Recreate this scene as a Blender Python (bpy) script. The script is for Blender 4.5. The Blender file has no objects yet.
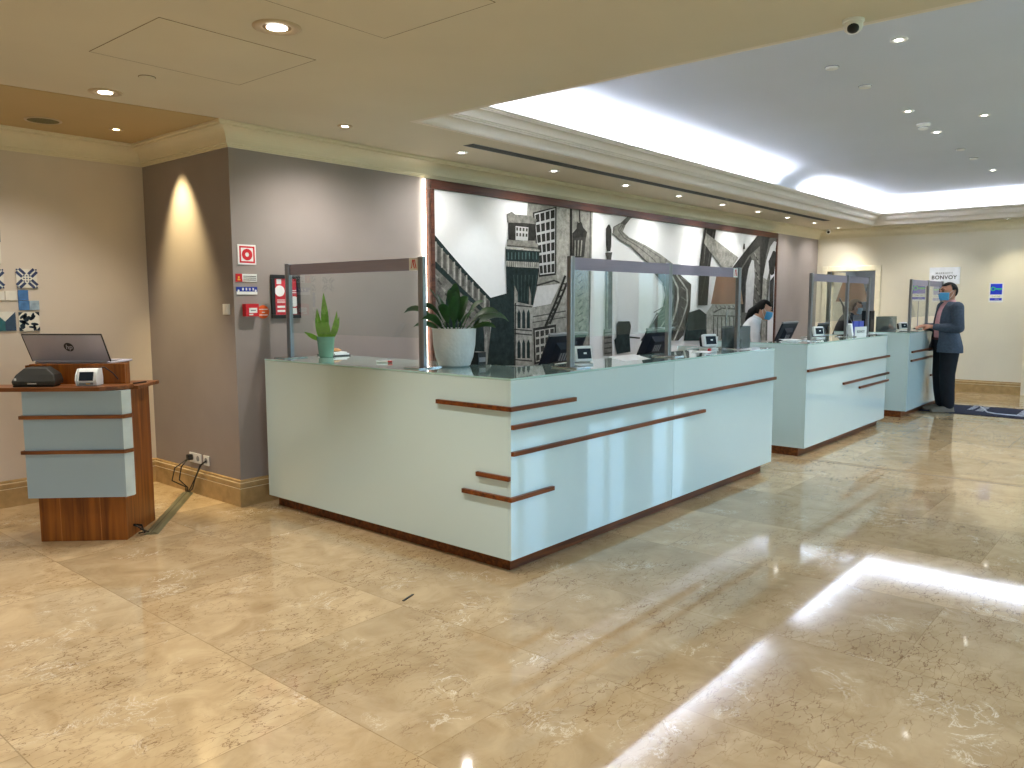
import bpy, bmesh, math, random
from mathutils import Vector, Matrix, noise as mnoise
random.seed(7)
PI = math.pi
scn = bpy.context.scene
COL = scn.collection
# ------------------------------------------------------------------ colours and materials
def lin(c):
    return tuple(((v/255)/12.92 if v/255 <= .04045 else ((v/255+.055)/1.055)**2.4) for v in c) + (1.0,)
MATS = {}
def base(name):
    m = bpy.data.materials.new(name); m.use_nodes = True
    nt = m.node_tree; return m, nt, nt.nodes['Principled BSDF']
def mat(name, rgb, rough=.5, metal=0., spec=.5, coat=0., emit=None, estr=0., nscale=None, namp=.08, bump=0., bscale=60., raw=False):
    if name in MATS: return MATS[name]
    m, nt, b = base(name)
    c = rgb if raw else lin(rgb)
    b.inputs['Base Color'].default_value = c
    b.inputs['Roughness'].default_value = rough
    b.inputs['Metallic'].default_value = metal
    b.inputs['Specular IOR Level'].default_value = spec
    if coat:
        b.inputs['Coat Weight'].default_value = coat; b.inputs['Coat Roughness'].default_value = .03
    if emit:
        b.inputs['Emission Color'].default_value = lin(emit); b.inputs['Emission Strength'].default_value = estr
    tc = nt.nodes.new('ShaderNodeTexCoord')
    n = nt.nodes.new('ShaderNodeTexNoise'); n.inputs['Scale'].default_value = nscale or 8.; n.inputs['Detail'].default_value = 4
    nt.links.new(tc.outputs['Object'], n.inputs['Vector'])
    r = nt.nodes.new('ShaderNodeValToRGB')
    a = namp
    r.color_ramp.elements[0].position = .3; r.color_ramp.elements[1].position = .7
    r.color_ramp.elements[0].color = tuple(max(0, v*(1-a)) for v in c[:3])+(1,)
    r.color_ramp.elements[1].color = tuple(min(1, v*(1+a)) for v in c[:3])+(1,)
    nt.links.new(n.outputs['Fac'], r.inputs['Fac']); nt.links.new(r.outputs['Color'], b.inputs['Base Color'])
    if bump:
        n2 = nt.nodes.new('ShaderNodeTexNoise'); n2.inputs['Scale'].default_value = bscale
        nt.links.new(tc.outputs['Object'], n2.inputs['Vector'])
        bp = nt.nodes.new('ShaderNodeBump'); bp.inputs['Strength'].default_value = bump; bp.inputs['Distance'].default_value = .004
        nt.links.new(n2.outputs['Fac'], bp.inputs['Height']); nt.links.new(bp.outputs['Normal'], b.inputs['Normal'])
    MATS[name] = m
    return m
def wood(name, dark, light, axis='X', scale=1.0, rough=.35):
    if name in MATS: return MATS[name]
    m, nt, b = base(name); b.inputs['Roughness'].default_value = rough; b.inputs['Specular IOR Level'].default_value = .3
    tc = nt.nodes.new('ShaderNodeTexCoord'); mp = nt.nodes.new('ShaderNodeMapping')
    s = {'X': (1.2, 22, 22), 'Y': (22, 1.2, 22), 'Z': (16, 16, .9)}[axis]
    mp.inputs['Scale'].default_value = tuple(v*scale for v in s)
    n = nt.nodes.new('ShaderNodeTexNoise'); n.inputs['Scale'].default_value = 1.6; n.inputs['Detail'].default_value = 6; n.inputs['Distortion'].default_value = .6
    r = nt.nodes.new('ShaderNodeValToRGB'); r.color_ramp.elements[0].position = .32; r.color_ramp.elements[1].position = .7
    r.color_ramp.elements[0].color = lin(dark); r.color_ramp.elements[1].color = lin(light)
    nt.links.new(tc.outputs['Object'], mp.inputs['Vector']); nt.links.new(mp.outputs['Vector'], n.inputs['Vector'])
    nt.links.new(n.outputs['Fac'], r.inputs['Fac']); nt.links.new(r.outputs['Color'], b.inputs['Base Color'])
    MATS[name] = m; return m
def clear(name, tint=(235, 240, 240), density=.06, rough=.02, ior=1.45, haze=None, hazef=0.):
    """thin clear sheet: transparent, with fresnel reflection (and an optional milky share)"""
    if name in MATS: return MATS[name]
    m = bpy.data.materials.new(name); m.use_nodes = True; nt = m.node_tree; nt.nodes.clear()
    out = nt.nodes.new('ShaderNodeOutputMaterial'); tr = nt.nodes.new('ShaderNodeBsdfTransparent'); gl = nt.nodes.new('ShaderNodeBsdfGlossy')
    gl.inputs['Roughness'].default_value = rough
    c = lin(tint); tr.inputs['Color'].default_value = c
    fr = nt.nodes.new('ShaderNodeFresnel'); fr.inputs['IOR'].default_value = ior
    mx = nt.nodes.new('ShaderNodeMixShader')
    ge = nt.nodes.new('ShaderNodeNewGeometry'); iv = nt.nodes.new('ShaderNodeMath'); iv.operation = 'SUBTRACT'; iv.inputs[0].default_value = 1.0; nt.links.new(ge.outputs['Backfacing'], iv.inputs[1])
    mu = nt.nodes.new('ShaderNodeMath'); mu.operation = 'MULTIPLY'; nt.links.new(fr.outputs['Fac'], mu.inputs[0]); nt.links.new(iv.outputs[0], mu.inputs[1])
    nt.links.new(mu.outputs[0], mx.inputs['Fac']); nt.links.new(tr.outputs['BSDF'], mx.inputs[1]); nt.links.new(gl.outputs['BSDF'], mx.inputs[2])
    last = mx
    if haze:
        df = nt.nodes.new('ShaderNodeBsdfDiffuse'); df.inputs['Color'].default_value = lin(haze)
        m2 = nt.nodes.new('ShaderNodeMixShader'); m2.inputs['Fac'].default_value = hazef
        nz = nt.nodes.new('ShaderNodeTexNoise'); nz.inputs['Scale'].default_value = 5
        mt = nt.nodes.new('ShaderNodeMath'); mt.operation = 'MULTIPLY_ADD'; mt.inputs[1].default_value = .12; mt.inputs[2].default_value = hazef-.06
        nt.links.new(nz.outputs['Fac'], mt.inputs[0]); nt.links.new(mt.outputs[0], m2.inputs['Fac'])
        nt.links.new(mx.outputs['Shader'], m2.inputs[1]); nt.links.new(df.outputs['BSDF'], m2.inputs[2]); last = m2
    nt.links.new(last.outputs['Shader'], out.inputs['Surface'])
    MATS[name] = m; return m
def marble_floor():
    m, nt, b = base('polished_marble'); N = nt.nodes.new; L = nt.links.new
    b.inputs['Roughness'].default_value = .06; b.inputs['Specular IOR Level'].default_value = .62
    tc = N('ShaderNodeTexCoord'); mp = N('ShaderNodeMapping'); L(tc.outputs['Object'], mp.inputs['Vector'])
    mp.inputs['Rotation'].default_value = (0, 0, PI/2); mp.inputs['Location'].default_value = (.12, .686, 0)
    br = N('ShaderNodeTexBrick'); L(mp.outputs['Vector'], br.inputs['Vector'])
    br.offset = .5; br.squash = 1
    for k, v in (('Scale', 1), ('Brick Width', 1.035), ('Row Height', .862), ('Mortar Size', .0022), ('Mortar Smooth', .0), ('Bias', 0.)): br.inputs[k].default_value = v
    br.inputs['Color1'].default_value = (0, 0, 0, 1); br.inputs['Color2'].default_value = (1, 1, 1, 1); br.inputs['Mortar'].default_value = (.5, .5, .5, 1)
    # vein coordinates shifted per slab
    sc = N('ShaderNodeVectorMath'); sc.operation = 'SCALE'; sc.inputs['Scale'].default_value = 9.0
    L(br.outputs['Color'], sc.inputs[0]); ad = N('ShaderNodeVectorMath'); L(tc.outputs['Object'], ad.inputs[0]); L(sc.outputs['Vector'], ad.inputs[1])
    n1 = N('ShaderNodeTexNoise'); n1.inputs['Scale'].default_value = 4.5; n1.inputs['Detail'].default_value = 8; n1.inputs['Roughness'].default_value = .62; n1.inputs['Distortion'].default_value = .8
    L(ad.outputs['Vector'], n1.inputs['Vector'])
    r1 = N('ShaderNodeValToRGB'); r1.color_ramp.elements[0].position = .28; r1.color_ramp.elements[1].position = .66
    r1.color_ramp.elements[0].color = FLOOR_A; r1.color_ramp.elements[1].color = FLOOR_B
    L(n1.outputs['Fac'], r1.inputs['Fac'])
    # slab tone
    hs = N('ShaderNodeHueSaturation'); vm = N('ShaderNodeMapRange'); vm.inputs['To Min'].default_value = .8; vm.inputs['To Max'].default_value = 1.1
    L(br.outputs['Color'], vm.inputs['Value']); L(vm.outputs['Result'], hs.inputs['Value']); L(r1.outputs['Color'], hs.inputs['Color'])
    # fine brown cracks, stretched along one way
    m2 = N('ShaderNodeMapping'); m2.inputs['Scale'].default_value = (8, 21, 8); m2.inputs['Rotation'].default_value = (0, 0, .5); L(ad.outputs['Vector'], m2.inputs['Vector'])
    nd = N('ShaderNodeTexNoise'); nd.inputs['Scale'].default_value = 1.4; nd.inputs['Detail'].default_value = 4; L(m2.outputs['Vector'], nd.inputs['Vector'])
    vs = N('ShaderNodeVectorMath'); vs.operation = 'SCALE'; vs.inputs['Scale'].default_value = 1.6; L(nd.outputs['Color'], vs.inputs[0])
    va = N('ShaderNodeVectorMath'); L(m2.outputs['Vector'], va.inputs[0]); L(vs.outputs['Vector'], va.inputs[1])
    vo = N('ShaderNodeTexVoronoi'); vo.feature = 'DISTANCE_TO_EDGE'; vo.inputs['Scale'].default_value = 1.0; L(va.outputs['Vector'], vo.inputs['Vector'])
    cr = N('ShaderNodeMapRange'); cr.inputs['From Min'].default_value = .0; cr.inputs['From Max'].default_value = .03; cr.inputs['To Min'].default_value = 1; cr.inputs['To Max'].default_value = 0
    L(vo.outputs['Distance'], cr.inputs['Value'])
    nm = N('ShaderNodeTexNoise'); nm.inputs['Scale'].default_value = 2.6; nm.inputs['Detail'].default_value = 3; L(ad.outputs['Vector'], nm.inputs['Vector'])
    gm = N('ShaderNodeMapRange'); gm.inputs['From Min'].default_value = .40; gm.inputs['From Max'].default_value = .58; gm.inputs['To Max'].default_value = .85; L(nm.outputs['Fac'], gm.inputs['Value'])
    cm = N('ShaderNodeMath'); cm.operation = 'MULTIPLY'; L(cr.outputs['Result'], cm.inputs[0]); L(gm.outputs['Result'], cm.inputs[1])
    x1 = N('ShaderNodeMix'); x1.data_type = 'RGBA'; L(cm.outputs[0], x1.inputs['Factor']); L(hs.outputs['Color'], x1.inputs['A']); x1.inputs['B'].default_value = lin((104, 66, 34))
    # white veins
    n3 = N('ShaderNodeTexNoise'); n3.inputs['Scale'].default_value = 6; n3.inputs['Detail'].default_value = 9; n3.inputs['Roughness'].default_value = .7; n3.inputs['Distortion'].default_value = 1.4
    L(ad.outputs['Vector'], n3.inputs['Vector'])
    sb = N('ShaderNodeMath'); sb.operation = 'SUBTRACT'; sb.inputs[1].default_value = .5; L(n3.outputs['Fac'], sb.inputs[0])
    ab = N('ShaderNodeMath'); ab.operation = 'ABSOLUTE'; L(sb.outputs[0], ab.inputs[0])
    wv = N('ShaderNodeMapRange'); wv.inputs['From Max'].default_value = .016; wv.inputs['To Min'].default_value = 1; wv.inputs['To Max'].default_value = 0; L(ab.outputs[0], wv.inputs['Value'])
    n4 = N('ShaderNodeTexNoise'); n4.inputs['Scale'].default_value = 3.2; n4.inputs['Detail'].default_value = 2; L(ad.outputs['Vector'], n4.inputs['Vector'])
    g4 = N('ShaderNodeMapRange'); g4.inputs['From Min'].default_value = .57; g4.inputs['From Max'].default_value = .66; g4.inputs['To Max'].default_value = .85; L(n4.outputs['Fac'], g4.inputs['Value'])
    wm = N('ShaderNodeMath'); wm.operation = 'MULTIPLY'; L(wv.outputs['Result'], wm.inputs[0]); L(g4.outputs['Result'], wm.inputs[1])
    x2 = N('ShaderNodeMix'); x2.data_type = 'RGBA'; L(wm.outputs[0], x2.inputs['Factor']); L(x1.outputs['Result'], x2.inputs['A']); x2.inputs['B'].default_value = lin((238, 226, 204))
    # joints
    x3 = N('ShaderNodeMix'); x3.data_type = 'RGBA'; jm = N('ShaderNodeMath'); jm.operation = 'MULTIPLY'; jm.inputs[1].default_value = .45
    L(br.outputs['Fac'], jm.inputs[0]); L(jm.outputs[0], x3.inputs['Factor']); L(x2.outputs['Result'], x3.inputs['A']); x3.inputs['B'].default_value = lin((120, 95, 60))
    L(x3.outputs['Result'], b.inputs['Base Color'])
    rr = N('ShaderNodeMapRange'); rr.inputs['To Min'].default_value = .03; rr.inputs['To Max'].default_value = .075; L(n1.outputs['Fac'], rr.inputs['Value']); L(rr.outputs['Result'], b.inputs['Roughness'])
    MATS['polished_marble'] = m; return m
# ------------------------------------------------------------------ mesh builder
class B:
    def __init__(s): s.bm = bmesh.new()
    def box(s, x0, x1, y0, y1, z0, z1, M=None):
        vs = [s.bm.verts.new((x, y, z)) for x in (x0, x1) for y in (y0, y1) for z in (z0, z1)]
        for f in ((0, 1, 3, 2), (4, 6, 7, 5), (0, 4, 5, 1), (2, 3, 7, 6), (0, 2, 6, 4), (1, 5, 7, 3)):
            s.bm.faces.new([vs[i] for i in f])
        if M is not None: bmesh.ops.transform(s.bm, matrix=M, verts=vs)
        return s
    def prism(s, poly, z0, z1, M=None):
        a = [s.bm.verts.new((x, y, z0)) for x, y in poly]; b = [s.bm.verts.new((x, y, z1)) for x, y in poly]; n = len(poly)
        s.bm.faces.new(a[::-1]); s.bm.faces.new(b)
        for i in range(n): s.bm.faces.new((a[i], a[(i+1) % n], b[(i+1) % n], b[i]))
        if M is not None: bmesh.ops.transform(s.bm, matrix=M, verts=a+b)
        return s
    def loft(s, rings, caps=True, closed=True):
        R = [[s.bm.verts.new(p) for p in r] for r in rings]; n = len(R[0])
        for a, b in zip(R, R[1:]):
            for i in range(n if closed else n-1): s.bm.faces.new((a[i], a[(i+1) % n], b[(i+1) % n], b[i]))
        if caps and closed:
            s.bm.faces.new(R[0][::-1]); s.bm.faces.new(R[-1])
        return s
    def cone(s, p0, p1, r0, r1=None, n=20, caps=True):
        r1 = r0 if r1 is None else r1; p0, p1 = Vector(p0), Vector(p1)
        d = (p1-p0).normalized(); u = d.orthogonal().normalized(); v = d.cross(u)
        ring = lambda p, r: [p+u*(r*math.cos(2*PI*i/n))+v*(r*math.sin(2*PI*i/n)) for i in range(n)]
        return s.loft([ring(p0, r0), ring(p1, r1)], caps)
    def ball(s, c, r, scale=(1, 1, 1), M=None, seg=20, rng=12):
        g = bmesh.ops.create_uvsphere(s.bm, u_segments=seg, v_segments=rng, radius=r)['verts']
        T = Matrix.Translation(c) @ (M or Matrix.Identity(4)) @ Matrix.Diagonal((*scale, 1))
        bmesh.ops.transform(s.bm, matrix=T, verts=g); return s
    def limb(s, pts, n=16):
        for (p, r) in pts: s.ball(p, r, seg=n, rng=10)
        for (p, r), (q, t) in zip(pts, pts[1:]):
            if (Vector(p)-Vector(q)).length > 1e-4: s.cone(p, q, r, t, n)
        return s
    def lathe(s, prof, c=(0, 0, 0), n=32):
        c = Vector(c)
        return s.loft([[c+Vector((r*math.cos(2*PI*i/n), r*math.sin(2*PI*i/n), z)) for i in range(n)] for r, z in prof])
    def tube(s, pts, r, n=8):
        pts = [Vector(p) for p in pts]; rings = []
        u = None
        for i, p in enumerate(pts):
            d = (pts[min(i+1, len(pts)-1)]-pts[max(i-1, 0)]).normalized()
            u = d.orthogonal().normalized() if u is None else (u-d*u.dot(d)).normalized()
            v = d.cross(u); rings.append([p+u*(r*math.cos(2*PI*k/n))+v*(r*math.sin(2*PI*k/n)) for k in range(n)])
        return s.loft(rings)
    def build(s, name, m, parent=None, world=False, smooth=False, bevel=0., seg=2, recalc=True):
        if recalc: bmesh.ops.recalc_face_normals(s.bm, faces=s.bm.faces[:])
        if world and parent is not None: bmesh.ops.transform(s.bm, matrix=root_matrix(parent).inverted(), verts=s.bm.verts[:])
        me = bpy.data.meshes.new(name); s.bm.to_mesh(me); s.bm.free()
        for mm in (m if isinstance(m, (list, tuple)) else [m]): me.materials.append(mm)
        o = bpy.data.objects.new(name, me); COL.objects.link(o)
        if parent is not None: o.parent = parent
        if smooth:
            for p in me.polygons: p.use_smooth = True
            if smooth == 'auto':
                a = [0]
                bm = bmesh.new(); bm.from_mesh(me)
                for e in bm.edges:
                    if len(e.link_faces) == 2 and e.calc_face_angle(0) > .6: e.smooth = False
                bm.to_mesh(me); bm.free()
        if bevel:
            md = o.modifiers.new('bevel', 'BEVEL'); md.width = bevel; md.segments = seg; md.limit_method = 'ANGLE'
        return o
def root_matrix(o):
    while o.parent is not None: o = o.parent
    return Matrix.Translation(o.location) @ o.rotation_euler.to_matrix().to_4x4()
def tag(o, label=None, cat=None, group=None, kind=None):
    if label: o['label'] = label
    if cat: o['category'] = cat
    if group: o['group'] = group
    if kind: o['kind'] = kind
    return o
def thing(name, label, cat, loc=(0, 0, 0), rotz=0, group=None):
    o = bpy.data.objects.new(name, None); COL.objects.link(o); o.empty_display_size = .1
    o.location = loc; o.rotation_euler = (0, 0, rotz)
    return tag(o, label, cat, group)
def dup(root, loc, rotz=None, label=None, group=None):
    r = root.copy(); COL.objects.link(r); r.location = loc
    if rotz is not None: r.rotation_euler = (0, 0, rotz)
    if label: r['label'] = label
    if group: r['group'] = group
    for ch in list(root.children):
        c = ch.copy(); COL.objects.link(c); c.parent = r
        for g in list(ch.children):
            d = g.copy(); COL.objects.link(d); d.parent = c
    return r
def struct(o): return tag(o, kind='structure')
def words(name, body, size, m, parent, loc, rot, extrude=.0006, align='CENTER', bold=0., sx=1., spacing=1., shear=0.):
    cu = bpy.data.curves.new(name, 'FONT'); cu.body = body; cu.size = size; cu.extrude = extrude; cu.align_x = align; cu.align_y = 'CENTER'
    cu.offset = bold; cu.shear = shear; cu.space_character = spacing
    tmp = bpy.data.objects.new('tmp', cu); COL.objects.link(tmp); me = bpy.data.meshes.new_from_object(tmp.evaluated_get(bpy.context.evaluated_depsgraph_get())); bpy.data.objects.remove(tmp)
    me.name = name; me.materials.clear(); me.materials.append(m); o = bpy.data.objects.new(name, me); COL.objects.link(o)
    o.parent = parent; o.location = loc; o.rotation_euler = rot; o.scale = (sx, 1, 1)
    return o
def sweep(path, prof, closed=False, right=True):
    """rings of the profile (offset to the room side, z) along a plan path with mitred corners"""
    P = [Vector((x, y)) for x, y in path]; n = len(P); rings = []
    nor = lambda a, b: Vector(((b-a).y, -(b-a).x)).normalized()*(1 if right else -1)
    for i, p in enumerate(P):
        ns = []
        if closed or i > 0: ns.append(nor(P[i-1], p))
        if closed or i < n-1: ns.append(nor(p, P[(i+1) % n]))
        mdir = ns[0] if len(ns) == 1 else (ns[0]+ns[1])/(1+ns[0].dot(ns[1]))
        rings.append([(p.x+mdir.x*o, p.y+mdir.y*o, z) for o, z in prof])
    if closed: rings.append(rings[0])
    return rings
CAM = (-3.26513,-2.79564,1.52234,0.70638,-0.10443,-0.00267)
EXPOSURE = 1.15
MURAL = [(0.55,0,[(3.127,2.522),(3.615,2.538),(4.286,2.519),(4.25,1.312),(4.12,0.637),(3.054,0.718),(3.056,2.032)]),
(0.66,0,[(3.615,2.538),(3.868,2.532),(3.873,1.878),(3.748,1.322),(3.619,1.758)]),
(0.8,0,[(3.286,1.67),(3.682,1.703),(3.512,1.486),(3.198,1.451)]),
(0.6,0,[(3.169,1.442),(3.779,1.494),(3.78,1.36),(3.169,1.333)]),
(0.5,0,[(3.127,2.522),(3.285,2.531),(3.242,2.372),(3.141,2.408)]),
(0.2,0,[(3.275,1.67),(3.574,1.726),(3.571,1.744),(3.267,1.687)]),
(0.2,0,[(3.574,1.726),(3.66,1.703),(3.672,1.721),(3.571,1.744)]),
(0.3,0,[(3.186,1.345),(3.782,1.401),(3.778,1.414),(3.182,1.357)]),
(0.25,0,[(3.17,1.288),(3.781,1.336),(3.779,1.345),(3.168,1.297)]),
(0.5,0,[(3.967,2.537),(4.259,2.523),(4.245,1.855),(4.22,0.885),(3.938,0.9)]),
(0.32,0,[(4.004,1.78),(4.079,1.82),(4.064,1.83),(3.989,1.789)]),
(0.32,0,[(4.022,1.708),(4.094,1.748),(4.078,1.757),(4.007,1.717)]),
(0.32,0,[(4.041,1.635),(4.109,1.675),(4.092,1.684),(4.025,1.644)]),
(0.32,0,[(4.004,1.561),(4.121,1.601),(4.109,1.612),(3.993,1.572)]),
(0.32,0,[(4.026,1.49),(4.084,1.529),(4.066,1.537),(4.009,1.498)]),
(0.32,0,[(4.045,1.417),(4.098,1.455),(4.08,1.464),(4.027,1.425)]),
(0.32,0,[(4.007,1.343),(4.11,1.38),(4.098,1.392),(3.994,1.354)]),
(0.32,0,[(4.026,1.269),(4.125,1.306),(4.112,1.317),(4.013,1.28)]),
(0.32,0,[(4.048,1.197),(4.088,1.235),(4.069,1.243),(4.028,1.204)]),
(0.32,0,[(4.01,1.123),(4.1,1.159),(4.086,1.17),(3.996,1.134)]),
(0.32,0,[(4.029,1.048),(4.114,1.085),(4.1,1.096),(4.015,1.059)]),
(0.32,0,[(4.048,0.974),(4.129,1.01),(4.114,1.021),(4.033,0.985)]),
(0.2,0,[(4.227,2.52),(4.22,0.885),(4.239,0.884),(4.245,2.522)]),
(0.1,0,[(3.204,2.422),(3.606,2.523),(3.6,1.795),(3.309,1.767)]),
(0.75,0,[(3.233,2.412),(3.584,2.499),(3.578,1.813),(3.321,1.789)]),
(0.12,0,[(3.245,2.402),(3.31,2.418),(3.318,2.338),(3.256,2.324)]),
(0.12,0,[(3.259,2.299),(3.321,2.313),(3.33,2.233),(3.27,2.221)]),
(0.12,0,[(3.273,2.196),(3.332,2.208),(3.341,2.127),(3.284,2.117)]),
(0.12,0,[(3.287,2.092),(3.344,2.102),(3.352,2.021),(3.298,2.013)]),
(0.12,0,[(3.302,1.988),(3.355,1.996),(3.364,1.914),(3.313,1.908)]),
(0.12,0,[(3.316,1.883),(3.367,1.889),(3.375,1.807),(3.327,1.802)]),
(0.12,0,[(3.33,2.423),(3.396,2.439),(3.402,2.357),(3.338,2.343)]),
(0.12,0,[(3.341,2.318),(3.404,2.332),(3.409,2.25),(3.349,2.237)]),
(0.12,0,[(3.351,2.212),(3.411,2.224),(3.417,2.141),(3.359,2.131)]),
(0.12,0,[(3.362,2.105),(3.419,2.115),(3.424,2.032),(3.37,2.024)]),
(0.12,0,[(3.372,1.998),(3.426,2.006),(3.432,1.923),(3.38,1.916)]),
(0.12,0,[(3.383,1.891),(3.434,1.897),(3.44,1.813),(3.391,1.809)]),
(0.12,0,[(3.417,2.444),(3.484,2.461),(3.487,2.377),(3.422,2.362)]),
(0.12,0,[(3.424,2.336),(3.488,2.35),(3.49,2.266),(3.429,2.254)]),
(0.12,0,[(3.43,2.227),(3.491,2.24),(3.494,2.155),(3.435,2.145)]),
(0.12,0,[(3.437,2.118),(3.495,2.129),(3.497,2.044),(3.442,2.035)]),
(0.12,0,[(3.443,2.009),(3.498,2.017),(3.501,1.932),(3.449,1.925)]),
(0.12,0,[(3.45,1.899),(3.502,1.905),(3.505,1.82),(3.455,1.815)]),
(0.12,0,[(3.505,2.466),(3.573,2.482),(3.573,2.397),(3.507,2.382)]),
(0.12,0,[(3.508,2.355),(3.573,2.369),(3.572,2.283),(3.51,2.27)]),
(0.12,0,[(3.511,2.243),(3.572,2.256),(3.572,2.169),(3.513,2.159)]),
(0.12,0,[(3.513,2.132),(3.572,2.142),(3.571,2.055),(3.515,2.047)]),
(0.12,0,[(3.516,2.02),(3.571,2.028),(3.571,1.941),(3.518,1.934)]),
(0.12,0,[(3.518,1.907),(3.571,1.914),(3.57,1.826),(3.52,1.821)]),
(0.14,0,[(3.209,1.234),(3.604,1.266),(3.593,0.894),(3.229,0.853)]),
(0.68,0,[(3.237,1.209),(3.575,1.234),(3.568,0.915),(3.253,0.876)]),
(0.2,0,[(3.249,1.198),(3.308,1.203),(3.31,1.144),(3.251,1.139)]),
(0.2,0,[(3.253,1.116),(3.311,1.121),(3.313,1.061),(3.255,1.056)]),
(0.2,0,[(3.256,1.032),(3.314,1.038),(3.316,0.979),(3.259,0.973)]),
(0.2,0,[(3.26,0.949),(3.317,0.956),(3.319,0.896),(3.263,0.889)]),
(0.2,0,[(3.331,1.205),(3.392,1.209),(3.393,1.151),(3.333,1.146)]),
(0.2,0,[(3.334,1.123),(3.393,1.128),(3.394,1.069),(3.336,1.063)]),
(0.2,0,[(3.336,1.04),(3.395,1.046),(3.396,0.987),(3.338,0.981)]),
(0.2,0,[(3.339,0.958),(3.396,0.965),(3.397,0.906),(3.34,0.899)]),
(0.2,0,[(3.415,1.211),(3.477,1.216),(3.477,1.158),(3.416,1.153)]),
(0.2,0,[(3.416,1.13),(3.477,1.135),(3.477,1.077),(3.417,1.071)]),
(0.2,0,[(3.417,1.049),(3.477,1.054),(3.477,0.996),(3.418,0.99)]),
(0.2,0,[(3.418,0.967),(3.477,0.974),(3.477,0.915),(3.419,0.908)]),
(0.2,0,[(3.501,1.217),(3.563,1.222),(3.562,1.165),(3.5,1.16)]),
(0.2,0,[(3.5,1.137),(3.561,1.142),(3.56,1.085),(3.5,1.079)]),
(0.2,0,[(3.5,1.057),(3.56,1.063),(3.559,1.005),(3.499,0.999)]),
(0.2,0,[(3.499,0.976),(3.558,0.983),(3.557,0.925),(3.499,0.918)]),
(0.12,0,[(3.428,1.244),(3.608,1.496),(3.573,1.505),(3.395,1.253)]),
(0.12,0,[(3.608,1.496),(3.784,1.789),(3.747,1.796),(3.573,1.505)]),
(0.12,0,[(3.505,1.267),(3.671,1.496),(3.636,1.505),(3.472,1.276)]),
(0.12,0,[(3.671,1.496),(3.818,1.713),(3.782,1.721),(3.636,1.505)]),
(0.2,0,[(3.437,1.248),(3.534,1.318),(3.515,1.328),(3.418,1.258)]),
(0.2,0,[(3.484,1.322),(3.575,1.38),(3.557,1.391),(3.466,1.332)]),
(0.2,0,[(3.531,1.395),(3.617,1.442),(3.6,1.453),(3.514,1.407)]),
(0.2,0,[(3.578,1.47),(3.659,1.504),(3.644,1.517),(3.563,1.482)]),
(0.2,0,[(3.624,1.544),(3.7,1.567),(3.689,1.581),(3.613,1.558)]),
(0.2,0,[(3.67,1.619),(3.741,1.63),(3.735,1.645),(3.664,1.634)]),
(0.2,0,[(3.716,1.695),(3.78,1.694),(3.782,1.709),(3.717,1.71)]),
(0.1,0,[(3.843,2.527),(3.848,1.985),(3.887,1.986),(3.882,2.53)]),
(0.08,0,[(4.006,2.533),(4.017,2.388),(4.043,2.391),(4.033,2.535)]),
(0.12,0,[(3.891,2.253),(3.969,2.309),(3.981,2.386),(4.012,2.37),(4.039,2.398),(4.066,2.374),(4.093,2.33),(4.17,2.283),(4.149,2.217),(3.9,2.19)]),
(0.2,0,[(3.9,2.203),(4.148,2.23),(4.115,2.008),(3.885,1.986)]),
(0.55,0,[(3.933,2.179),(3.93,2.009),(3.952,2.009),(3.955,2.18)]),
(0.55,0,[(3.994,2.183),(3.983,2.011),(4.005,2.011),(4.017,2.184)]),
(0.55,0,[(4.057,2.187),(4.036,2.013),(4.058,2.013),(4.079,2.187)]),
(0.42,0,[(1.782,2.12),(1.994,1.956),(2.234,1.772),(2.552,1.547),(2.543,1.375),(2.539,0.885),(1.761,0.935)]),
(0.09,1,[(1.782,2.12),(1.994,1.956),(2.234,1.772),(2.552,1.547),(2.552,1.507),(2.216,1.728),(1.782,2.067)]),
(0.12,1,[(1.778,1.889),(2.179,1.62),(2.551,1.375),(2.55,1.324),(2.179,1.562),(1.777,1.826)]),
(0.62,0,[(1.804,2.052),(1.801,1.874),(1.82,1.874),(1.823,2.053)]),
(0.62,0,[(1.88,1.996),(1.877,1.822),(1.897,1.823),(1.9,1.997)]),
(0.62,0,[(1.957,1.939),(1.955,1.77),(1.975,1.77),(1.977,1.939)]),
(0.62,0,[(2.036,1.88),(2.034,1.716),(2.054,1.717),(2.057,1.881)]),
(0.62,0,[(2.116,1.821),(2.114,1.662),(2.135,1.662),(2.137,1.822)]),
(0.62,0,[(2.198,1.76),(2.196,1.607),(2.217,1.607),(2.219,1.761)]),
(0.62,0,[(2.281,1.699),(2.279,1.551),(2.301,1.551),(2.303,1.699)]),
(0.62,0,[(2.366,1.636),(2.364,1.493),(2.387,1.493),(2.388,1.636)]),
(0.62,0,[(2.452,1.572),(2.451,1.435),(2.473,1.435),(2.475,1.572)]),
(0.3,0,[(1.833,2.011),(1.83,1.867),(1.86,1.868),(1.862,2.012)]),
(0.3,0,[(1.909,1.954),(1.907,1.815),(1.937,1.816),(1.939,1.955)]),
(0.3,0,[(1.987,1.896),(1.985,1.763),(2.016,1.764),(2.018,1.898)]),
(0.3,0,[(2.067,1.838),(2.065,1.71),(2.096,1.71),(2.098,1.839)]),
(0.3,0,[(2.147,1.778),(2.146,1.656),(2.177,1.656),(2.179,1.779)]),
(0.3,0,[(2.23,1.717),(2.228,1.6),(2.26,1.6),(2.262,1.718)]),
(0.3,0,[(2.314,1.655),(2.312,1.544),(2.345,1.544),(2.346,1.656)]),
(0.3,0,[(2.399,1.592),(2.398,1.487),(2.431,1.486),(2.432,1.592)]),
(0.3,0,[(2.486,1.528),(2.485,1.428),(2.519,1.428),(2.52,1.528)]),
(0.1,1,[(1.926,1.242),(1.93,1.528),(1.965,1.623),(2.024,1.66),(2.082,1.636),(2.122,1.528),(2.132,1.235)]),
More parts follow.
